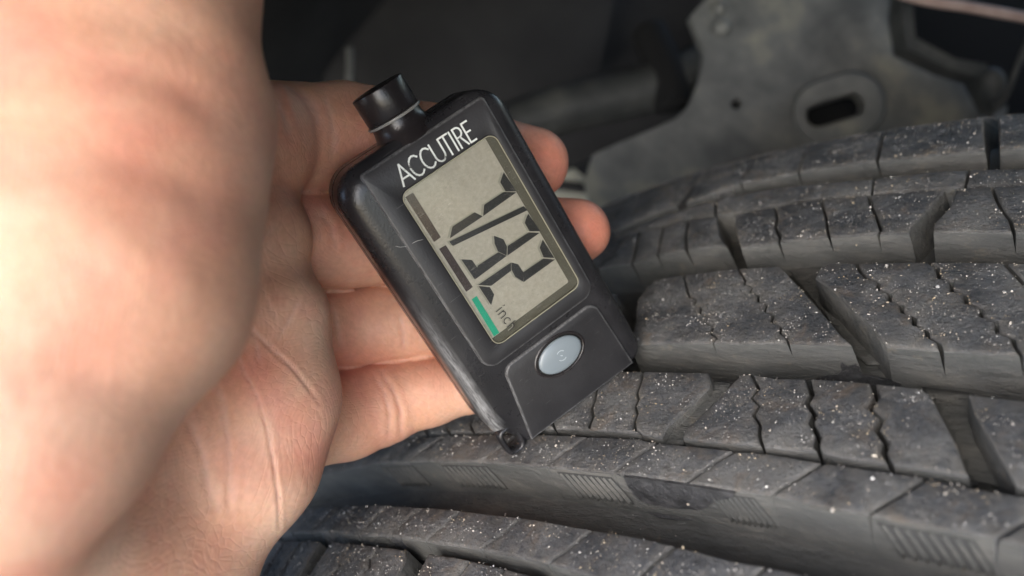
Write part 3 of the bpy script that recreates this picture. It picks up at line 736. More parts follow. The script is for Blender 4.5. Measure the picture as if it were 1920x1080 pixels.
V, F = loft([[(x, y, 0.001) for x, y in rrect(LX0 - 0.01, LX1 - 0.15, LY0 + 0.15, LY1 + 0.01, 0.03)], [(x, y, 0.006) for x, y in rrect(LX0 - 0.01, LX1 - 0.15, LY0 + 0.15, LY1 + 0.01, 0.03)]])
mesh_obj("screen", np.array(V) * 0.01, F, LCD, disp, sharp=40)
def flat(name, polys, z, m, parent, th=0.002):
    V = []; F = []
    for P in polys:
        a = sum(P[i][0] * P[(i + 1) % len(P)][1] - P[(i + 1) % len(P)][0] * P[i][1] for i in range(len(P)))
        if a < 0: P = P[::-1]
        b0 = len(V); n = len(P); V += [(x, y, z - th) for x, y in P] + [(x, y, z) for x, y in P]
        F.append(tuple(b0 + n + i for i in range(n)))
        for i in range(n): F.append((b0 + i, b0 + (i + 1) % n, b0 + n + (i + 1) % n, b0 + n + i))
    return mesh_obj(name, bend(V) * 0.01, F, m, parent, smooth=False)
z4 = lambda p: [dl(q) for q in Z(740, 250, 5.142, p)]
z5 = lambda p: [dl(q) for q in Z(780, 440, 4.908, p)]
segs = [z4([(1050, 380), (1165, 555), (1070, 555), (1020, 470)]), z4([(1165, 570), (1050, 568), (865, 690), (855, 790)]),
        z4([(840, 800), (768, 765), (560, 900), (535, 1005)]), z4([(1240, 705), (1270, 740), (560, 1080), (530, 1045)]),
        z4([(1285, 780), (1395, 940), (1300, 940), (1255, 860)]), z5([(1130, -16), (1035, -18), (845, 105), (843, 185)]),
        z5([(720, 15), (800, 45), (830, 110), (828, 185), (755, 150), (725, 80)]), z5([(825, 195), (755, 165), (570, 285), (545, 405)]),
        z5([(420, 230), (510, 235), (562, 310), (537, 402)]), z5([(1165, 50), (1265, 210), (1175, 205), (1140, 120)]),
        z5([(1270, 230), (1170, 222), (990, 345), (990, 430)]), z5([(880, 260), (935, 275), (985, 350), (980, 425), (915, 385), (880, 320)]),
        z5([(868, 262), (868, 330), (690, 465), (575, 460)]), z5([(580, 475), (675, 485), (713, 550), (688, 640)])]
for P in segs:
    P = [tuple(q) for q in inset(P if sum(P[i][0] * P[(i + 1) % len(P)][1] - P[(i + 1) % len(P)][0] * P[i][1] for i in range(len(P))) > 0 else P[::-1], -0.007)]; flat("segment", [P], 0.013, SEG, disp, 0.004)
    flat("segment_shadow", [[(x - 0.03, y + 0.022) for x, y in P]], 0.0085, SHADE, disp)  # the segment's shadow laid on the screen as an offset copy
flat("red_bar", [z4([(100, 615), (175, 570), (443, 1000), (378, 1047)])], 0.013, MAROON, disp)
flat("red_bar", [z5([(210, 130), (272, 95), (520, 480), (460, 525)])], 0.013, MAROON, disp)
flat("green_bar", [z5([(510, 595), (555, 562), (765, 900), (715, 935)])], 0.013, GREEN, disp)
def stroke(pts, wd):
    out = []
    for (a, b) in zip(pts[:-1], pts[1:]):
        dx, dy = b[0] - a[0], b[1] - a[1]; L = math.hypot(dx, dy) or 1; nx, ny = -dy / L * wd / 2, dx / L * wd / 2; ex_, ey = dx / L * wd * .35, dy / L * wd * .35
        out.append([(a[0] - ex_ + nx, a[1] - ey + ny), (a[0] - ex_ - nx, a[1] - ey - ny), (b[0] + ex_ - nx, b[1] + ey - ny), (b[0] + ex_ + nx, b[1] + ey + ny)])
    return out
def arc(cx, cy, rx, ry, a0, a1, n=12): return [(cx + rx * math.cos(math.radians(a0 + (a1 - a0) * i / n)), cy + ry * math.sin(math.radians(a0 + (a1 - a0) * i / n))) for i in range(n + 1)]
# "inch": reads down the display; x' runs along (0.06,-1), up' along +x
def inch(u, v):
    a, b = dl(Z(780, 440, 4.908, [(737, 708)])[0]), dl(Z(780, 440, 4.908, [(842, 852)])[0])
    dx, dy = (b[0] - a[0]), (b[1] - a[1]); L = math.hypot(dx, dy); dx /= L; dy /= L
    return a[0] + dx * u - dy * v, a[1] + dy * u + dx * v
sc_ = 0.048
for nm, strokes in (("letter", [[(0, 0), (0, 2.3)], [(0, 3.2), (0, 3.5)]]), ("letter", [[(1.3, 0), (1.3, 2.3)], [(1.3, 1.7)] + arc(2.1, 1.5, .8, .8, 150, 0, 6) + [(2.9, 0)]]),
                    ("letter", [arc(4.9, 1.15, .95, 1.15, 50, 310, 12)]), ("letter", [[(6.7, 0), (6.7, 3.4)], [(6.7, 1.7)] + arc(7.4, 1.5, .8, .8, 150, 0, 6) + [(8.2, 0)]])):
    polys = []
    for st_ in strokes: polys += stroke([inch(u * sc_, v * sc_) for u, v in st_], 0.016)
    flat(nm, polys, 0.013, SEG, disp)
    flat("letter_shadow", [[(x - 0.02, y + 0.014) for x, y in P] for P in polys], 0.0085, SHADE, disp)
# lens over the display
V, F = loft([[(x, y, 0.03) for x, y in rrect(LX0 + .003, LX1 - .003, LY0 + .003, LY1 - .003, 0.147)], [(x, y, 0.05) for x, y in rrect(LX0 + .003, LX1 - .003, LY0 + .003, LY1 - .003, 0.147)],
             [(x, y, 0.062) for x, y in rrect(LX0 + .02, LX1 - .02, LY0 + .02, LY1 - .02, 0.13)]])
mesh_obj("lens", np.array(V) * 0.01, F, LENS, disp, sharp=30)
# thin bright rim of the lens
def rimloop(o, z, r=0.008):
    pts = rrect(LX0 + o, LX1 - o, LY0 + o, LY1 - o, 0.15 - o, 8); V = []; F = []; n = len(pts)
    P = np.array(pts); nx = inset(P, 1.0) - P
    for k in range(6):
        a = 2 * math.pi * k / 6; V += [(x + dx * r * math.cos(a), y + dy * r * math.cos(a), z + r * math.sin(a)) for (x, y), (dx, dy) in zip(pts, nx)]
    for k in range(6):
        for j in range(n): F.append((k * n + j, k * n + (j + 1) % n, ((k + 1) % 6) * n + (j + 1) % n, ((k + 1) % 6) * n + j))
    return V, F
V, F = rimloop(0.008, 0.056); mesh_obj("lens_rim", np.array(V) * 0.01, F, simple("lens_edge", (0.33, 0.32, 0.24), 0.12), disp)
# ACCUTIRE lettering
b0_, b1_ = dl((755.8, 349.0)), dl((891.3, 260.4)); t1_ = dl((863.8, 236.0))
ux = ((b1_[0] - b0_[0]), (b1_[1] - b0_[1])); hgt = 0.31
ux_len = math.hypot(*ux)
def let(u, v): # u 0..1 along the word, v 0..1 letter height
    return b0_[0] + ux[0] * u - ux[1] / ux_len * v * hgt, b0_[1] + ux[1] * u + ux[0] / ux_len * v * hgt
word = [("A", [[(0.0, 0), (0.075, 1), (0.15, 0)], [(0.03, .32), (0.12, .32)]]),
        ("C", [arc(0.245, .5, .075, .5, 45, 315)]), ("C", [arc(0.40, .5, .075, .5, 45, 315)]),
        ("U", [[(0.48, 1), (0.48, .35)] + arc(0.54, .33, .06, .33, 180, 360) + [(0.60, 1)]]),
        ("T", [[(0.612, 1), (0.725, 1)], [(0.668, 1), (0.668, 0)]]), ("I", [[(0.752, 1), (0.752, 0)]]),
        ("R", [[(0.80, 0), (0.80, 1), (0.84, 1)] + arc(0.84, .76, .045, .24, 90, -90, 6) + [(0.80, .52)], [(0.84, .52), (0.895, 0)]]),
        ("E", [[(1.0, 0), (0.925, 0), (0.925, 1), (1.0, 1)], [(0.925, .52), (0.985, .52)]])]
for nm, sts in word:
    polys = []
    for st_ in sts: polys += stroke([let(u, v) for u, v in st_], 0.027)
    flat("letter", polys, 0.058, WHITE, gauge, 0.004)
# button panel
def panelring(o):
    p = [(0.02, 0.10), (2.17, 0.06), (2.13, 1.42), (0.28, 1.42)]
    pts = []
    x0, x1 = 0.02, 2.17
    P = [(-0.02 + o, 0.09 + o)]
    top = rrect(0, 1, 0, 1, 0.1)
    out = [(0.0 + o * 1.0, 0.08 + o), (2.19 - o, 0.05 + o)]
    r = 0.2 - o
    cx, cy = 2.13 - o - r, 1.43 - o - r
    out += [(cx + r * math.cos(math.radians(a)), cy + r * math.sin(math.radians(a))) for a in range(0, 91, 15)]
    cx = 0.20 + o + r
    out += [(cx + r * math.cos(math.radians(a)), cy + r * math.sin(math.radians(a))) for a in range(90, 181, 15)]
    return out
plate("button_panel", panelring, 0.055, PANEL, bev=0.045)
bc = dl((1050, 665), 0.06)
def ell(rx, ry, z, n=40): return [(bc[0] + rx * math.cos(2 * math.pi * i / n) , bc[1] + ry * math.sin(2 * math.pi * i / n), z) for i in range(n)]
V, F = loft([ell(.49, .345, .05), ell(.475, .33, .070), ell(.455, .31, .070), ell(.44, .295, .06), ell(.435, .29, .03)], False, False)
mesh_obj("button_socket", np.array(V) * 0.01, F, CAPM, gauge)
V, F = loft([ell(.44, .30, .0555), ell(.44, .30, .0575)]); mesh_obj("button_well", np.array(V) * 0.01, F, VOID, gauge)
V, F = loft([ell(.415, .272, .03), ell(.41, .268, .075)] + [ell(.41 - .36 * (1 - math.cos(math.radians(a))), .268 - .235 * (1 - math.cos(math.radians(a))), .075 + .05 * math.sin(math.radians(a))) for a in range(15, 91, 15)])
mesh_obj("button", np.array(V) * 0.01, F, BTN, gauge, sharp=60)
sym = [arc(bc[0], bc[1], .085, .085, 35, 125, 8), arc(bc[0], bc[1], .085, .085, 215, 305, 8), [(bc[0] - .012, bc[1] + .01), (bc[0] + .012, bc[1] - .01)]]
for s_ in sym:
    V = []; F = []
    for P in stroke(s_, 0.014):
        b0 = len(V); V += [(x, y, .1205) for x, y in P] + [(x, y, .1262) for x, y in P]
        F.append(tuple(b0 + 4 + i for i in range(4))); F += [(b0 + i, b0 + (i + 1) % 4, b0 + 4 + (i + 1) % 4, b0 + 4 + i) for i in range(4)]
    mesh_obj("button_mark", np.array(V) * 0.01, F, BMARK, gauge, smooth=False)
fib = [dl(p, 0.0) for p in [(741, 461), (750, 463), (760, 462), (770, 457), (779, 451), (786, 449), (791, 448)]]
# neck, collar, cap
CX, CZ = 1.04, -0.62
def circ(r, y, n=48, cx=CX): return [(cx + r * math.cos(2 * math.pi * i / n), y, CZ + r * math.sin(2 * math.pi * i / n)) for i in range(n)]
V, F = loft([circ(.62, 5.2), circ(.50, 5.34), circ(.44, 5.40), circ(.415, 5.50), circ(.41, 5.57), circ(.36, 5.575)][::-1]); mesh_obj("neck", np.array(V) * 0.01, F, CAPM, gauge, sharp=50)
V, F = loft([circ(.40, 5.572), circ(.45, 5.575), circ(.458, 5.595), circ(.45, 5.615), circ(.40, 5.62)][::-1]); mesh_obj("collar", np.array(V) * 0.01, F, COLLAR, gauge, sharp=50)
V, F = loft([circ(.38, 5.60), circ(.415, 5.625), circ(.43, 5.65), circ(.432, 6.06), circ(.425, 6.082), circ(.405, 6.09)][::-1]); mesh_obj("cap", np.array(V) * 0.01, F, CAPM, gauge, sharp=50)
# lanyard eyelet on the lower left corner
def loopr(cx, cy, rx, ry, r, z, zs=1.0, n=28):
    V = []; F = []
    for i in range(n):
        t = 2 * math.pi * i / n
        ct = math.copysign(abs(math.cos(t)) ** 0.6, math.cos(t)); st2 = math.copysign(abs(math.sin(t)) ** 0.6, math.sin(t))
        for k in range(8):
            a = 2 * math.pi * k / 8; V.append((cx + ct * (rx + r * math.cos(a)), cy + st2 * (ry + r * math.cos(a)), z + r * zs * math.sin(a)))
    for i in range(n):
        for k in range(8): F.append((i * 8 + k, ((i + 1) % n) * 8 + k, ((i + 1) % n) * 8 + (k + 1) % 8, i * 8 + (k + 1) % 8))
    return V, F
V, F = loopr(-0.25, 0.22, 0.15, 0.23, 0.055, -0.22, 2.6); mesh_obj("lanyard_eyelet", np.array(V) * 0.01, F, BODY, gauge)
# measuring pin down into the groove
V, F = tube([(1.0, 0.05, -0.6), (1.0, -0.55, -0.6)], 0.10, 16); mesh_obj("probe_pin", np.array(V) * 0.01, F, simple("steel_pin", (0.5, 0.5, 0.5), 0.3, 0.5, 1.0), gauge)

fz = [0.03, 0.02, 0.02, 0.03, 0.065, 0.075, 0.07]
bpy.context.view_layer.update()
fw = [tuple(gauge.matrix_world @ Vector((x * .01, y * .01, z * .01))) for (x, y), z in zip(fib, fz)]
V, F = tube(fw, 0.00004, 6); V = np.array(V)
tag(mesh_obj("fibre", V, F, FIBRE, origin=V.mean(0)), "thin curved white fibre lying on the gauge beside the display", "fibre")
# ================================================================== HAND
def HP(px, py, d): return np.array([(px - 960) / FPX * d, -(py - 540) / FPX * d, -d])
# chains of (px, py, depth cm, radius cm); one continuous blended surface
CH = [
 (1, [(520, 262, 13.5, .93), (640, 256, 14.1, .90), (700, 261, 14.25, .84), (800, 275, 14.38, .74), (920, 290, 14.6, .67), (1002, 305, 14.8, .63)]),
 (2, [(520, 450, 13.7, .86), (640, 449, 14.4, .83), (760, 447, 14.8, .79), (900, 441, 14.95, .73), (1080, 434, 15.05, .60)]),
 (3, [(530, 620, 14.0, .73), (640, 614, 14.85, .72), (780, 602, 15.1, .70), (900, 592, 15.2, .66), (1000, 585, 15.2, .58)]),
 (4, [(545, 795, 13.9, .84), (640, 778, 14.7, .81), (720, 755, 14.95, .72), (800, 733, 15.0, .63), (880, 711, 15.1, .57), (950, 692, 15.1, .5)]),
 (5, [(430, 280, 12.7, 1.12), (486, 264, 12.9, .91)]),
 (5, [(400, 440, 12.8, 1.1), (468, 446, 12.6, .93)]),
 (5, [(400, 600, 12.8, 1.2), (492, 602, 12.5, 1.0)]),
 (5, [(400, 760, 12.5, 1.2), (497, 748, 12.4, 1.0)]),
 (5, [(497, 748, 12.4, 1.0), (466, 866, 12.3, 1.0), (300, 1062, 11.8, 1.2), (120, 1250, 11.3, 1.7)]),
 (5, [(430, 300, 13.3, 1.0), (300, 600, 12.9, 1.3), (100, 1050, 11.8, 1.9)]),
 (5, [(470, 600, 13.2, .9), (300, 820, 12.5, 1.3), (80, 1100, 11.4, 2.0)]),
 (5, [(100, 1150, 11.2, 2.1), (-250, 1700, 11.0, 2.7)]),
 (6, [(232, -380, 9.3, 1.05), (205, -80, 9.0, 1.5), (214, 262, 9.0, 1.64), (160, 520, 8.4, 1.60), (0, 790, 7.8, 1.36), (-110, 990, 9.0, 1.4), (0, 1180, 10.8, 2.0)]),
 (6, [(0, 600, 8.6, 1.5), (-40, 900, 10.5, 2.0), (100, 1050, 11.6, 1.9)]),
]
CAPS = []
for gi, (grp, ch) in enumerate(CH):
    for a, b in zip(ch[:-1], ch[1:]):
        CAPS.append((grp, gi, HP(*a[:3]), HP(*b[:3]), a[3], b[3]))
# the knuckle folds give each finger a shallow waist
def capd(P, a, b, ra, rb):
    ab = (b - a).astype(np.float32); pa = P - a.astype(np.float32)
    h = np.clip((pa @ ab) / np.float32(ab @ ab), 0, 1)
    d = pa - h[:, None] * ab
    return np.sqrt((d * d).sum(1)) - (ra + h * (rb - ra)).astype(np.float32)
def smin(a, b, k):
    h = np.clip(0.5 + 0.5 * (b - a) / k, 0, 1); return b + (a - b) * h - k * h * (1 - h)
def sdf(P, want_group=False):
    P = P.astype(np.float32); ds = {}
    for grp, gi, a, b, ra, rb in CAPS:
        d = capd(P, a, b, ra, rb)
        ds[gi] = d if gi not in ds else smin(ds[gi], d, 0.12 if grp < 5 else 0.3)
    fing = None
    for gi in range(4): fing = ds[gi] if fing is None else smin(fing, ds[gi], 0.03)
    palm = ds[4]
    for gi, k in ((5, .25), (6, .3), (7, .6), (8, .5), (9, .7), (10, .7), (11, .9)): palm = smin(palm, ds[gi], k)
    th = smin(ds[12], ds[13], 0.9)
    out = smin(palm, fing, 0.07); out = smin(out, th, 0.55)
    if not want_group: return out
    g = np.argmin(np.stack([ds[0], ds[1], ds[2], ds[3], palm, th]), 0) + 1
    return out, g
def build_hand(vox=0.08):
    lo = np.array([-11.6, -10.0, -16.2]); hi = np.array([2.4, 6.2, -5.9])
    n = ((hi - lo) / vox).astype(int) + 1
    ax = [lo[i] + vox * np.arange(n[i]) for i in range(3)]
    S_ = np.empty(n, np.float32)
    # coarse pass finds where the surface is
    for i0 in range(0, n[0], 8):
        xs = ax[0][i0:i0 + 8]
        for j0 in range(0, n[1], 16):
            ys = ax[1][j0:j0 + 16]
            c = np.array([[xs.mean(), ys.mean(), z] for z in ax[2][::8]])
            dc = sdf(c); rad = 0.5 * vox * math.sqrt(8 ** 2 + 16 ** 2 + 16 ** 2) + 0.35
            for q, k0 in enumerate(range(0, n[2], 8)):
                zs = ax[2][k0:k0 + 8]
                if abs(dc[q]) > rad: S_[i0:i0 + 8, j0:j0 + 16, k0:k0 + 8] = dc[q]; continue
                G = np.stack(np.meshgrid(xs, ys, zs, indexing='ij'), -1)
                S_[i0:i0 + 8, j0:j0 + 16, k0:k0 + 8] = sdf(G.reshape(-1, 3)).reshape(G.shape[:3])
    S_[0] = S_[-1] = 1; S_[:, 0] = 1; S_[:, -1] = 1; S_[:, :, 0] = 1; S_[:, :, -1] = 1
    s = S_ < 0
    c = [s[i:n[0] - 1 + i, j:n[1] - 1 + j, k:n[2] - 1 + k] for i in (0, 1) for j in (0, 1) for k in (0, 1)]
    cnt = sum(x.astype(np.int8) for x in c); act = (cnt > 0) & (cnt < 8)
    I = np.argwhere(act); idx = -np.ones(act.shape, np.int64); idx[act] = np.arange(len(I))
    acc = np.zeros((len(I), 3)); num = np.zeros(len(I))
    crn = [(i, j, k) for i in (0, 1) for j in (0, 1) for k in (0, 1)]
    for a in crn:
        for ax_ in range(3):
            if a[ax_]: continue
            b = list(a); b[ax_] = 1
            va = S_[I[:, 0] + a[0], I[:, 1] + a[1], I[:, 2] + a[2]]; vb = S_[I[:, 0] + b[0], I[:, 1] + b[1], I[:, 2] + b[2]]
            m = (va < 0) != (vb < 0); t = np.where(m, va / np.where(m, va - vb, 1), 0)
            p = np.tile(np.array(a, float), (len(I), 1)); p[:, ax_] += t
            acc[m] += p[m]; num[m] += 1
    V = lo + vox * (I + acc / num[:, None])
    Q = []
    for ax_ in range(3):
        u, w = (ax_ + 1) % 3, (ax_ + 2) % 3
        sl0 = [slice(1, n[q] - 1) for q in range(3)]; sl0[ax_] = slice(0, n[ax_] - 1); sl1 = list(sl0); sl1[ax_] = slice(1, n[ax_])
        A, B = s[tuple(sl0)], s[tuple(sl1)]
        E = np.argwhere(A != B); base = E.copy()
        for q in range(3):
            if q != ax_: base[:, q] += 1
        flip = A[tuple(E.T)]
        q4 = []
        for du, dw in ((-1, -1), (0, -1), (0, 0), (-1, 0)):
            cc = base.copy(); cc[:, u] += du; cc[:, w] += dw; q4.append(idx[tuple(cc.T)])
        q4 = np.stack(q4, 1); q4[~flip] = q4[~flip][:, ::-1]; Q.append(q4)
    Q = np.concatenate(Q)
    # one linear subdivision
    e = np.concatenate([Q[:, [i, (i + 1) % 4]] for i in range(4)]); es = np.sort(e, 1)
    key = es[:, 0] * len(V) + es[:, 1]; uk, inv = np.unique(key, return_inverse=True)
    ev = (V[uk // len(V)] + V[uk % len(V)]) / 2; fv = V[Q].mean(1)
    nv, ne, nf = len(V), len(uk), len(Q); inv = inv.reshape(4, nf)
    V2 = np.concatenate([V, ev, fv]); F2 = []
    for i in range(4):
        F2.append(np.stack([Q[:, i], nv + inv[i], nv + ne + np.arange(nf), nv + inv[(i + 3) % 4]], 1))
    F2 = np.concatenate(F2)
    def grad(P, h=0.02):
        g = np.stack([sdf(P + np.eye(3)[i] * h) - sdf(P - np.eye(3)[i] * h) for i in range(3)], 1) / (2 * h); return g / (np.linalg.norm(g, axis=1)[:, None] + 1e-9)
    inb = np.all((V2 > lo + 2 * vox) & (V2 < hi - 2 * vox), 1)
    g = grad(V2)
    for _ in range(2):
        d = sdf(V2); V2 = V2 - np.where(inb[:, None], (np.clip(d, -.05, .05))[:, None] * g, 0)
    g = grad(V2, 0.05); _, grp = sdf(V2, True)
    return V2, F2, g, grp
HV, HF, HN, HG = build_hand()
view = -HV / np.linalg.norm(HV, axis=1)[:, None]
facing = (HN * view).sum(1)
px = 960 + FPX * HV[:, 0] / -HV[:, 2]; py = 540 - FPX * HV[:, 1] / -HV[:, 2]
# creases: (group, polyline, depth cm, half width px)
CR = [
 (6, [(60, 140), (200, 120), (340, 160), (440, 240)], 0.016, 26), (6, [(40, 330), (180, 290), (330, 330), (420, 400)], 0.018, 30), (6, [(20, 560), (140, 520), (280, 540)], 0.02, 34), (6, [(10, 760), (110, 700), (220, 700)], 0.018, 30), (6, [(180, 40), (300, 40), (400, 90)], 0.014, 24),
 (5, [(405, 560), (435, 640), (462, 705), (485, 745), (500, 800), (512, 860), (521, 940), (524, 990)], 0.026, 3.5),
 (5, [(440, 560), (462, 610), (500, 645), (545, 685), (575, 722), (598, 755)], 0.022, 4),
 (5, [(514, 421), (500, 440), (478, 466), (463, 505), (455, 540)], 0.025, 3.5), (5, [(486, 520), (500, 560), (520, 600)], 0.012, 4),
 (5, [(500, 150), (520, 175), (538, 215), (548, 260)], 0.03, 7), (5, [(455, 575), (480, 640), (490, 690)], 0.018, 4),
 (5, [(395, 690), (420, 760), (432, 850), (430, 960)], 0.02, 7), (5, [(560, 560), (545, 600), (520, 640)], 0.012, 4),
 (5, [(345, 770), (380, 850), (400, 950)], 0.02, 9),
 (4, [(716, 700), (738, 730), (752, 770), (752, 815)], 0.03, 5), (4, [(700, 700), (722, 735), (732, 780), (728, 825)], 0.02, 5),
 (4, [(858, 690), (870, 725), (882, 765)], 0.02, 4),
 (3, [(752, 590), (757, 625), (760, 660)], 0.025, 5), (3, [(775, 575), (784, 610), (790, 650)], 0.015, 4), (3, [(622, 570), (632, 610), (640, 650)], 0.012, 5),
 (2, [(585, 410), (604, 400), (622, 425), (628, 470)], 0.015, 6), (2, [(742, 455), (745, 490), (740, 525)], 0.012, 5),
 (1, [(608, 170), (622, 215), (627, 262), (620, 310)], 0.012, 7), (1, [(560, 165), (590, 200), (605, 240)], 0.02, 7),
]
disp_ = np.zeros(len(HV)); cre = np.zeros(len(HV))
for grp, pl, dep, wd in CR:
    m = (HG == grp) & (facing > 0.0); pts = np.stack([px[m], py[m]], 1); best = np.full(m.sum(), 1e9); along = np.zeros(m.sum())
    L = [np.array(p, float) for p in pl]
    for i, (a, b) in enumerate(zip(L[:-1], L[1:])):
        ab = b - a; t = np.clip(((pts - a) @ ab) / (ab @ ab), 0, 1); d = np.linalg.norm(pts - a - t[:, None] * ab, axis=1)
        u = (i + t) / (len(L) - 1); along = np.where(d < best, u, along); best = np.minimum(best, d)
    w_ = np.exp(-(best / wd) ** 2) * np.clip(np.minimum(along, 1 - along) * 5, 0.15, 1)
    disp_[m] -= dep * w_ - dep * 0.35 * np.exp(-((best - wd * 2) / wd) ** 2)
    if grp != 6: cre[m] = np.maximum(cre[m], w_ * 0.6)
# soft, uneven flesh
q = HV
lump = 0.022 * (np.sin(q[:, 0] * 2.3 + 1.1 * q[:, 1]) * np.sin(q[:, 1] * 2.9 - q[:, 2] * 1.3 + 1)) + 0.012 * np.sin(q[:, 0] * 5.1 + q[:, 2] * 3.3) * np.sin(q[:, 1] * 4.7 + 2)
lump = lump * np.where(HG == 6, 1.5, 1.0)
HV = HV + HN * (disp_ + lump)[:, None]
fl = np.zeros(len(HV))
def blob(cx, cy, r, k, groups=None):
    global fl
    w_ = 1.3 * k * np.exp(-(((px - cx) ** 2 + (py - cy) ** 2) / r ** 2))
    if groups: w_ = w_ * np.isin(HG, groups)
    fl = np.maximum(fl, w_)
for a in ((1030, 310, 120, .60, [1]), (1100, 430, 120, .60, [2]), (680, 300, 60, .25, [1]), (650, 430, 70, .40, [2]), (690, 700, 60, .40, [4, 3]), (830, 690, 60, .3, [4]),
          (480, 690, 60, .45, [5]), (560, 790, 40, .25, [5]), (640, 700, 50, .4, [3, 4]), (500, 350, 60, .2, [5]), (560, 860, 50, .3, [5]), (450, 860, 50, .25, [5]),
          (240, 330, 90, .3, [6]), (150, 640, 110, .35, [6]), (330, 180, 80, .25, [6]), (120, 900, 80, .3, [6])): blob(*a)
W = cam2world(HV)
hand = mesh_obj("person", W, HF, SKIN, origin=W.mean(0), attrs={"flush": fl, "crease": cre})
tag(hand, "person's bare left hand, palm open, fingers curled behind the black gauge", "person")


# ================================================================== WHEEL WELL
def cplate(name, pts, d, m, th=0.4, parent=None, holes=None, tilt=(0, 0), bev=0.0, label=None, cat=None):
    """solid plate whose outline is seen at depth d (cm); tilt = extra depth per pixel from the first point"""
    def p3(x, y, extra=0.0):
        dd = d + tilt[0] * (x - pts[0][0]) + tilt[1] * (y - pts[0][1]) ; P = ray(x, y) * dd; return P + np.array([0, 0, -extra])
    bm = bmesh.new()
    def ringv(ps): return [bm.verts.new(p3(x, y)) for x, y in ps]
    outer = ringv(pts); edges = [bm.edges.new((outer[i], outer[(i + 1) % len(outer)])) for i in range(len(outer))]
    for h in holes or []:
        r = ringv(h); edges += [bm.edges.new((r[i], r[(i + 1) % len(r)])) for i in range(len(r))]
    res = bmesh.ops.triangle_fill(bm, edges=edges, use_beauty=True)
    fs = [f for f in bm.faces]
    ext_ = bmesh.ops.extrude_face_region(bm, geom=fs)
    for v in [e for e in ext_['geom'] if isinstance(e, bmesh.types.BMVert)]: v.co += Vector((0, 0, -th))
    bmesh.ops.recalc_face_normals(bm, faces=bm.faces)
    co = np.array([v.co[:] for v in bm.verts]); idx = {v: i for i, v in enumerate(bm.verts)}; fc = [tuple(idx[v] for v in f.verts) for f in bm.faces]; bm.free()
    W = cam2world(co); o = W.mean(0) if parent is None else (0, 0, 0)
    ob = mesh_obj(name, W, fc, m, parent, origin=W.mean(0), smooth=False)
    if label: tag(ob, label, cat)
    return ob
def ctube(name, pts, rad, m, parent=None, label=None, cat=None, n=14):
    P = [tuple(cam2world(ray(x, y) * d)) for x, y, d in pts]
    # smooth path
    out = []
    for i in range(len(P) - 1):
        p0, p1, p2, p3 = (np.array(P[max(i - 1, 0)]), np.array(P[i]), np.array(P[i + 1]), np.array(P[min(i + 2, len(P) - 1)]))
        for t in np.linspace(0, 1, 8, endpoint=False): out.append(tuple(0.5 * ((2 * p1) + (-p0 + p2) * t + (2 * p0 - 5 * p1 + 4 * p2 - p3) * t * t + (-p0 + 3 * p1 - 3 * p2 + p3) * t ** 3)))
    out.append(P[-1])
    V, F = tube(out, rad * 0.01, n); V = np.array(V)
    ob = mesh_obj(name, V, F, m, parent, origin=V.mean(0))
    if label: tag(ob, label, cat)
    return ob
# inner arch liner: a big moulded sheet with shallow ribs
nx, ny = 60, 36; V = []; F = []
for j in range(ny + 1):
    for i in range(nx + 1):
        x = -500 + 3200 * i / nx; y = -700 + 1900 * j / ny
        d = 44 + 0.7 * math.sin(x * 0.012) + 0.5 * math.sin(y * 0.02 + x * 0.004)
        if 520 < x < 560: d -= 0.8
        V.append(ray(x, y) * d)
V = np.array(V); nV = len(V)
for j in range(ny):
    for i in range(nx):
        a = j * (nx + 1) + i; F.append((a, a + 1, a + nx + 2, a + nx + 1))
W = cam2world(np.concatenate([V, V + np.array([0, 0, -0.3])])); F2 = F + [tuple(k + nV for k in f[::-1]) for f in F]
ln = mesh_obj("wheel_arch_liner", W, F2, LINER, origin=W.mean(0)); tag(ln, "dark grey plastic wheel arch liner filling the background", "liner")
# arch roof: unseen shell round the tyre, its reach set to shade the upper rows
V = []; F = []
na2, nw2 = 48, 14
for i in range(na2 + 1):
    th = math.radians(-100 + 200 * i / na2)
    for j in range(nw2 + 1):
        w = -1.2 + 50 * j / nw2; r = 45.9 + 0.4 * math.sin(j * 1.7); V.append((r * math.sin(th), w, r * math.cos(th)))
nV = len(V)
for i in range(na2 + 1):
    th = math.radians(-100 + 200 * i / na2)
    for j in range(nw2 + 1):
        w = -1.2 + 50 * j / nw2; r = 46.4 + 0.4 * math.sin(j * 1.7); V.append((r * math.sin(th), w, r * math.cos(th)))
for i in range(na2):
    for j in range(nw2):
        a = i * (nw2 + 1) + j; q = (a, a + 1, a + nw2 + 2, a + nw2 + 1); F.append(q); F.append(tuple(k + nV for k in q[::-1]))
for i in range(na2):
    a = i * (nw2 + 1); F.append((a, a + nw2 + 1, a + nw2 + 1 + nV, a + nV)); a += nw2; F.append((a, a + nV, a + nw2 + 1 + nV, a + nw2 + 1))
W = cyl2world(np.array(V)); ro = mesh_obj("unseen_arch_roof", W, F, LINER, origin=W.mean(0)); tag(ro, "unseen dark plastic arch over the tyre, shaped to shade its upper rows", "wheel arch")
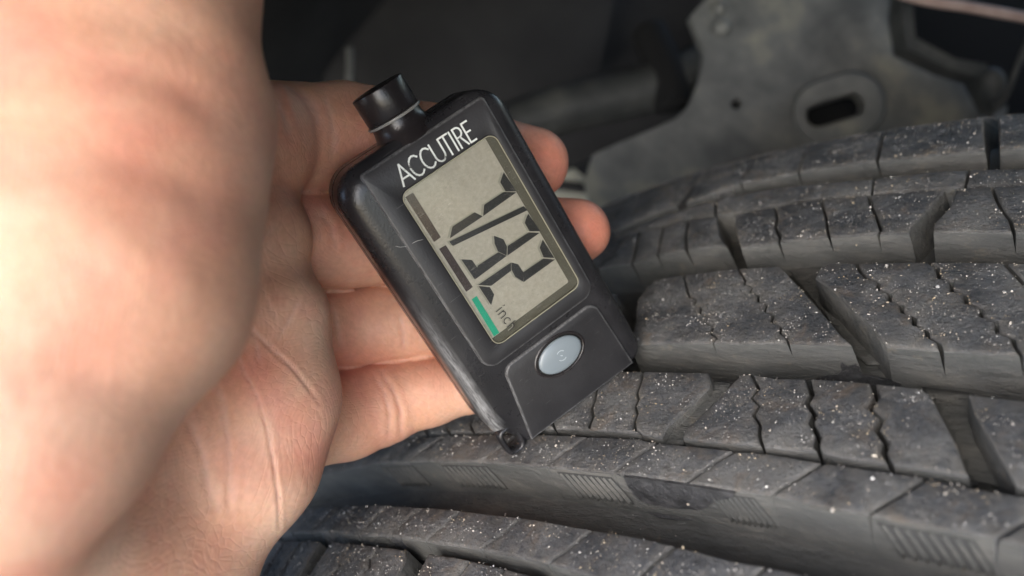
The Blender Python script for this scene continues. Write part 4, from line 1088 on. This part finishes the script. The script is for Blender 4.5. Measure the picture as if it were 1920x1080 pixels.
# suspension bracket with its slot, boss and small hole
def slot_ring(cx, cy, ax, ay, r, n=12, sx=1.0):
    L = math.hypot(ax, ay); ux_, uy_ = ax / L, ay / L; out = []
    a0 = math.atan2(uy_, ux_)
    for i in range(n + 1): a = a0 - math.pi / 2 + math.pi * i / n; out.append((cx + ax + r * math.cos(a), cy + ay + r * math.sin(a)))
    for i in range(n + 1): a = a0 + math.pi / 2 + math.pi * i / n; out.append((cx - ax + r * math.cos(a), cy - ay + r * math.sin(a)))
    return out
def cring(cx, cy, r, n=20, e=1.0): return [(cx + r * math.cos(2 * math.pi * i / n), cy + r * e * math.sin(2 * math.pi * i / n)) for i in range(n)]
br = empty("suspension_bracket", tuple(cam2world(ray(1500, 200) * 30)))
tag(br, "grey steel suspension bracket with an oval slot behind the tyre", "bracket")
def child_to(parent, ob):
    ob.location = Vector(ob.location) - Vector(parent.location); ob.parent = parent; return ob
outl = [(1293, 32), (1340, -20), (1420, -80), (1720, -90), (1712, 16), (1716, 70), (1790, 110), (1850, 120), (1890, 200), (1860, 300), (1780, 420), (1500, 470), (1180, 450), (1110, 400), (1097, 340), (1112, 290), (1160, 268), (1219, 244), (1268, 222), (1293, 197), (1312, 150), (1320, 96)]
SL = slot_ring(1566, 207, 33, -10, 21)
child_to(br, cplate("plate", outl, 30, STEEL, 0.5, None, [SL, cring(1381, 195, 10)], tilt=(0.0022, -0.004)))
# boss ring round the slot
def ringobj(name, ro_, ri_, d0, d1, m):
    n = len(ro_); V = []; F = []
    def P(p, d): return ray(*p) * d
    sc1 = [((x - 1572) * .93 + 1572, (y - 205) * .93 + 205) for x, y in ro_]
    V = [P(p, d0) for p in ro_] + [P(p, d1) for p in sc1] + [P(p, d1) for p in ri_] + [P(p, d0) for p in ri_]
    for k in range(3):
        for j in range(n): F.append((k * n + j, k * n + (j + 1) % n, (k + 1) * n + (j + 1) % n, (k + 1) * n + j))
    W = cam2world(np.array(V)); return mesh_obj(name, W, F, m, None, origin=W.mean(0), sharp=30)
child_to(br, ringobj("slot_boss", slot_ring(1573, 204, 26, -8, 64, 15), slot_ring(1566, 207, 33, -10, 24, 15), 30.2, 28.9, STEEL))
child_to(br, cplate("flange", [(1720, -90), (1712, 16), (1716, 70), (1790, 110), (1850, 120), (1890, 200), (1868, 208), (1835, 145), (1780, 128), (1700, 90), (1690, 20), (1700, -90)], 29.4, STEEL2, 1.0))
for cx, cy, r in ((1353, 52, 17), (1350, 15, 12)):
    d = 29.2; c = cam2world(ray(cx, cy) * d); bmb = bmesh.new(); bmesh.ops.create_uvsphere(bmb, u_segments=16, v_segments=10, radius=r / FPX * d * 0.01)
    vv = np.array([v.co[:] for v in bmb.verts]) + c; ff = [tuple(v.index for v in f.verts) for f in bmb.faces]; bmb.free()
    child_to(br, mesh_obj("weld_nut", vv, ff, STEEL, None, origin=c))
child_to(br, cplate("slot_dark_backing", [(1340, 60), (1680, 60), (1680, 330), (1340, 330)], 32.5, VOID, 0.3))  # black sheet added behind the slot so the opening stays dark
cplate("dark_cavity_sheet", [(1690, -120), (2050, -120), (2050, 260), (1760, 240), (1690, 160)], 37, VOID, 0.4, label="added black sheet for the dark cavity in the upper right corner behind the rod", cat="dark cavity")  # added sheet; the darkness of the cavity is put in as black colour
# control arm, pale sheet for the bright patch, hose, rod
ca = empty("control_arm", tuple(cam2world(ray(1120, 200) * 33)))
tag(ca, "dark round control arm between the hand and the slotted bracket", "control arm")
child_to(ca, ctube("arm_tube", [(930, 250, 33), (1050, 205, 33), (1160, 180, 33), (1270, 150, 33), (1340, 110, 33.5)], 0.95, STEEL2))
child_to(ca, cplate("arm_web", [(960, 180), (1080, 160), (1210, 120), (1290, 50), (1330, 90), (1300, 215), (1230, 250), (1110, 295), (1030, 330), (960, 300)], 34, LINER, 0.8))
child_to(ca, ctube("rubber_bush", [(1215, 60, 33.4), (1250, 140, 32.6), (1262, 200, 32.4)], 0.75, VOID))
cplate("rear_crossmember", [(420, -90), (1165, -90), (1140, 60), (1120, 150), (960, 190), (700, 260), (420, 300)], 42.0, LINER, 0.6, label="smooth dark crossmember panel behind the fingers and gauge cap", cat="crossmember")
ctube("brake_pipe", [(655, 90, 37), (656, 130, 37), (652, 175, 37), (650, 230, 37)], 0.17, STEEL, label="thin grey upright pipe behind the index finger", cat="pipe")
ctube("track_rod", [(1560, -52, 27), (1720, -3, 27), (1820, 14, 27), (1960, 40, 27)], 0.17, ROD, label="thin brown rod crossing the top right corner", cat="rod")
sh = empty("sensor_cable", tuple(cam2world(ray(1850, 160) * 28)))
tag(sh, "thin dark sensor cable with a knob at the right edge above the tyre", "cable")
child_to(sh, ctube("cable", [(1935, 60, 27), (1905, 130, 27), (1885, 180, 27.2), (1850, 225, 27.5), (1820, 270, 28)], 0.10, STEEL2))
d = 27.0; c = cam2world(ray(1860, 158) * d); bmb = bmesh.new(); bmesh.ops.create_icosphere(bmb, subdivisions=3, radius=0.0042)
vv = np.array([(v.co.x, v.co.y, v.co.z * 1.35) for v in bmb.verts]) + c; ff = [tuple(v.index for v in f.verts) for f in bmb.faces]; bmb.free()
child_to(sh, mesh_obj("knob", vv, ff, STEEL2, None, origin=c))
cplate("bright_patch_sheet", [(1020, 300), (1075, 315), (1110, 345), (1170, 350), (1240, 340), (1300, 380), (1240, 460), (1000, 520), (960, 420)], 36, PALE, 1.2, tilt=(0.0, -0.01), label="pale sheet standing for the bright patch between the fingertips and the tyre", cat="bright patch")  # brightness of the ground-lit gap is put into the sheet's pale colour
ctube("dark_hose", [(1040, 345, 34), (1090, 352, 34), (1130, 356, 34), (1170, 366, 34)], 0.22, LINER, label="short dark hose lying before the pale bright patch", cat="hose")
# ground under the tyre
gnd = mesh_obj("ground", [(-40, -40, -0.0), (40, -40, 0), (40, 40, 0), (-40, 40, 0)], [(0, 1, 2, 3)], dusty("ground_asphalt", (0.05, 0.05, 0.05), (0.09, 0.09, 0.088), (0.14, 0.135, 0.13), 0.9, 30), smooth=False)
tag(gnd, "grey asphalt ground beneath the tyre", None, kind="structure")
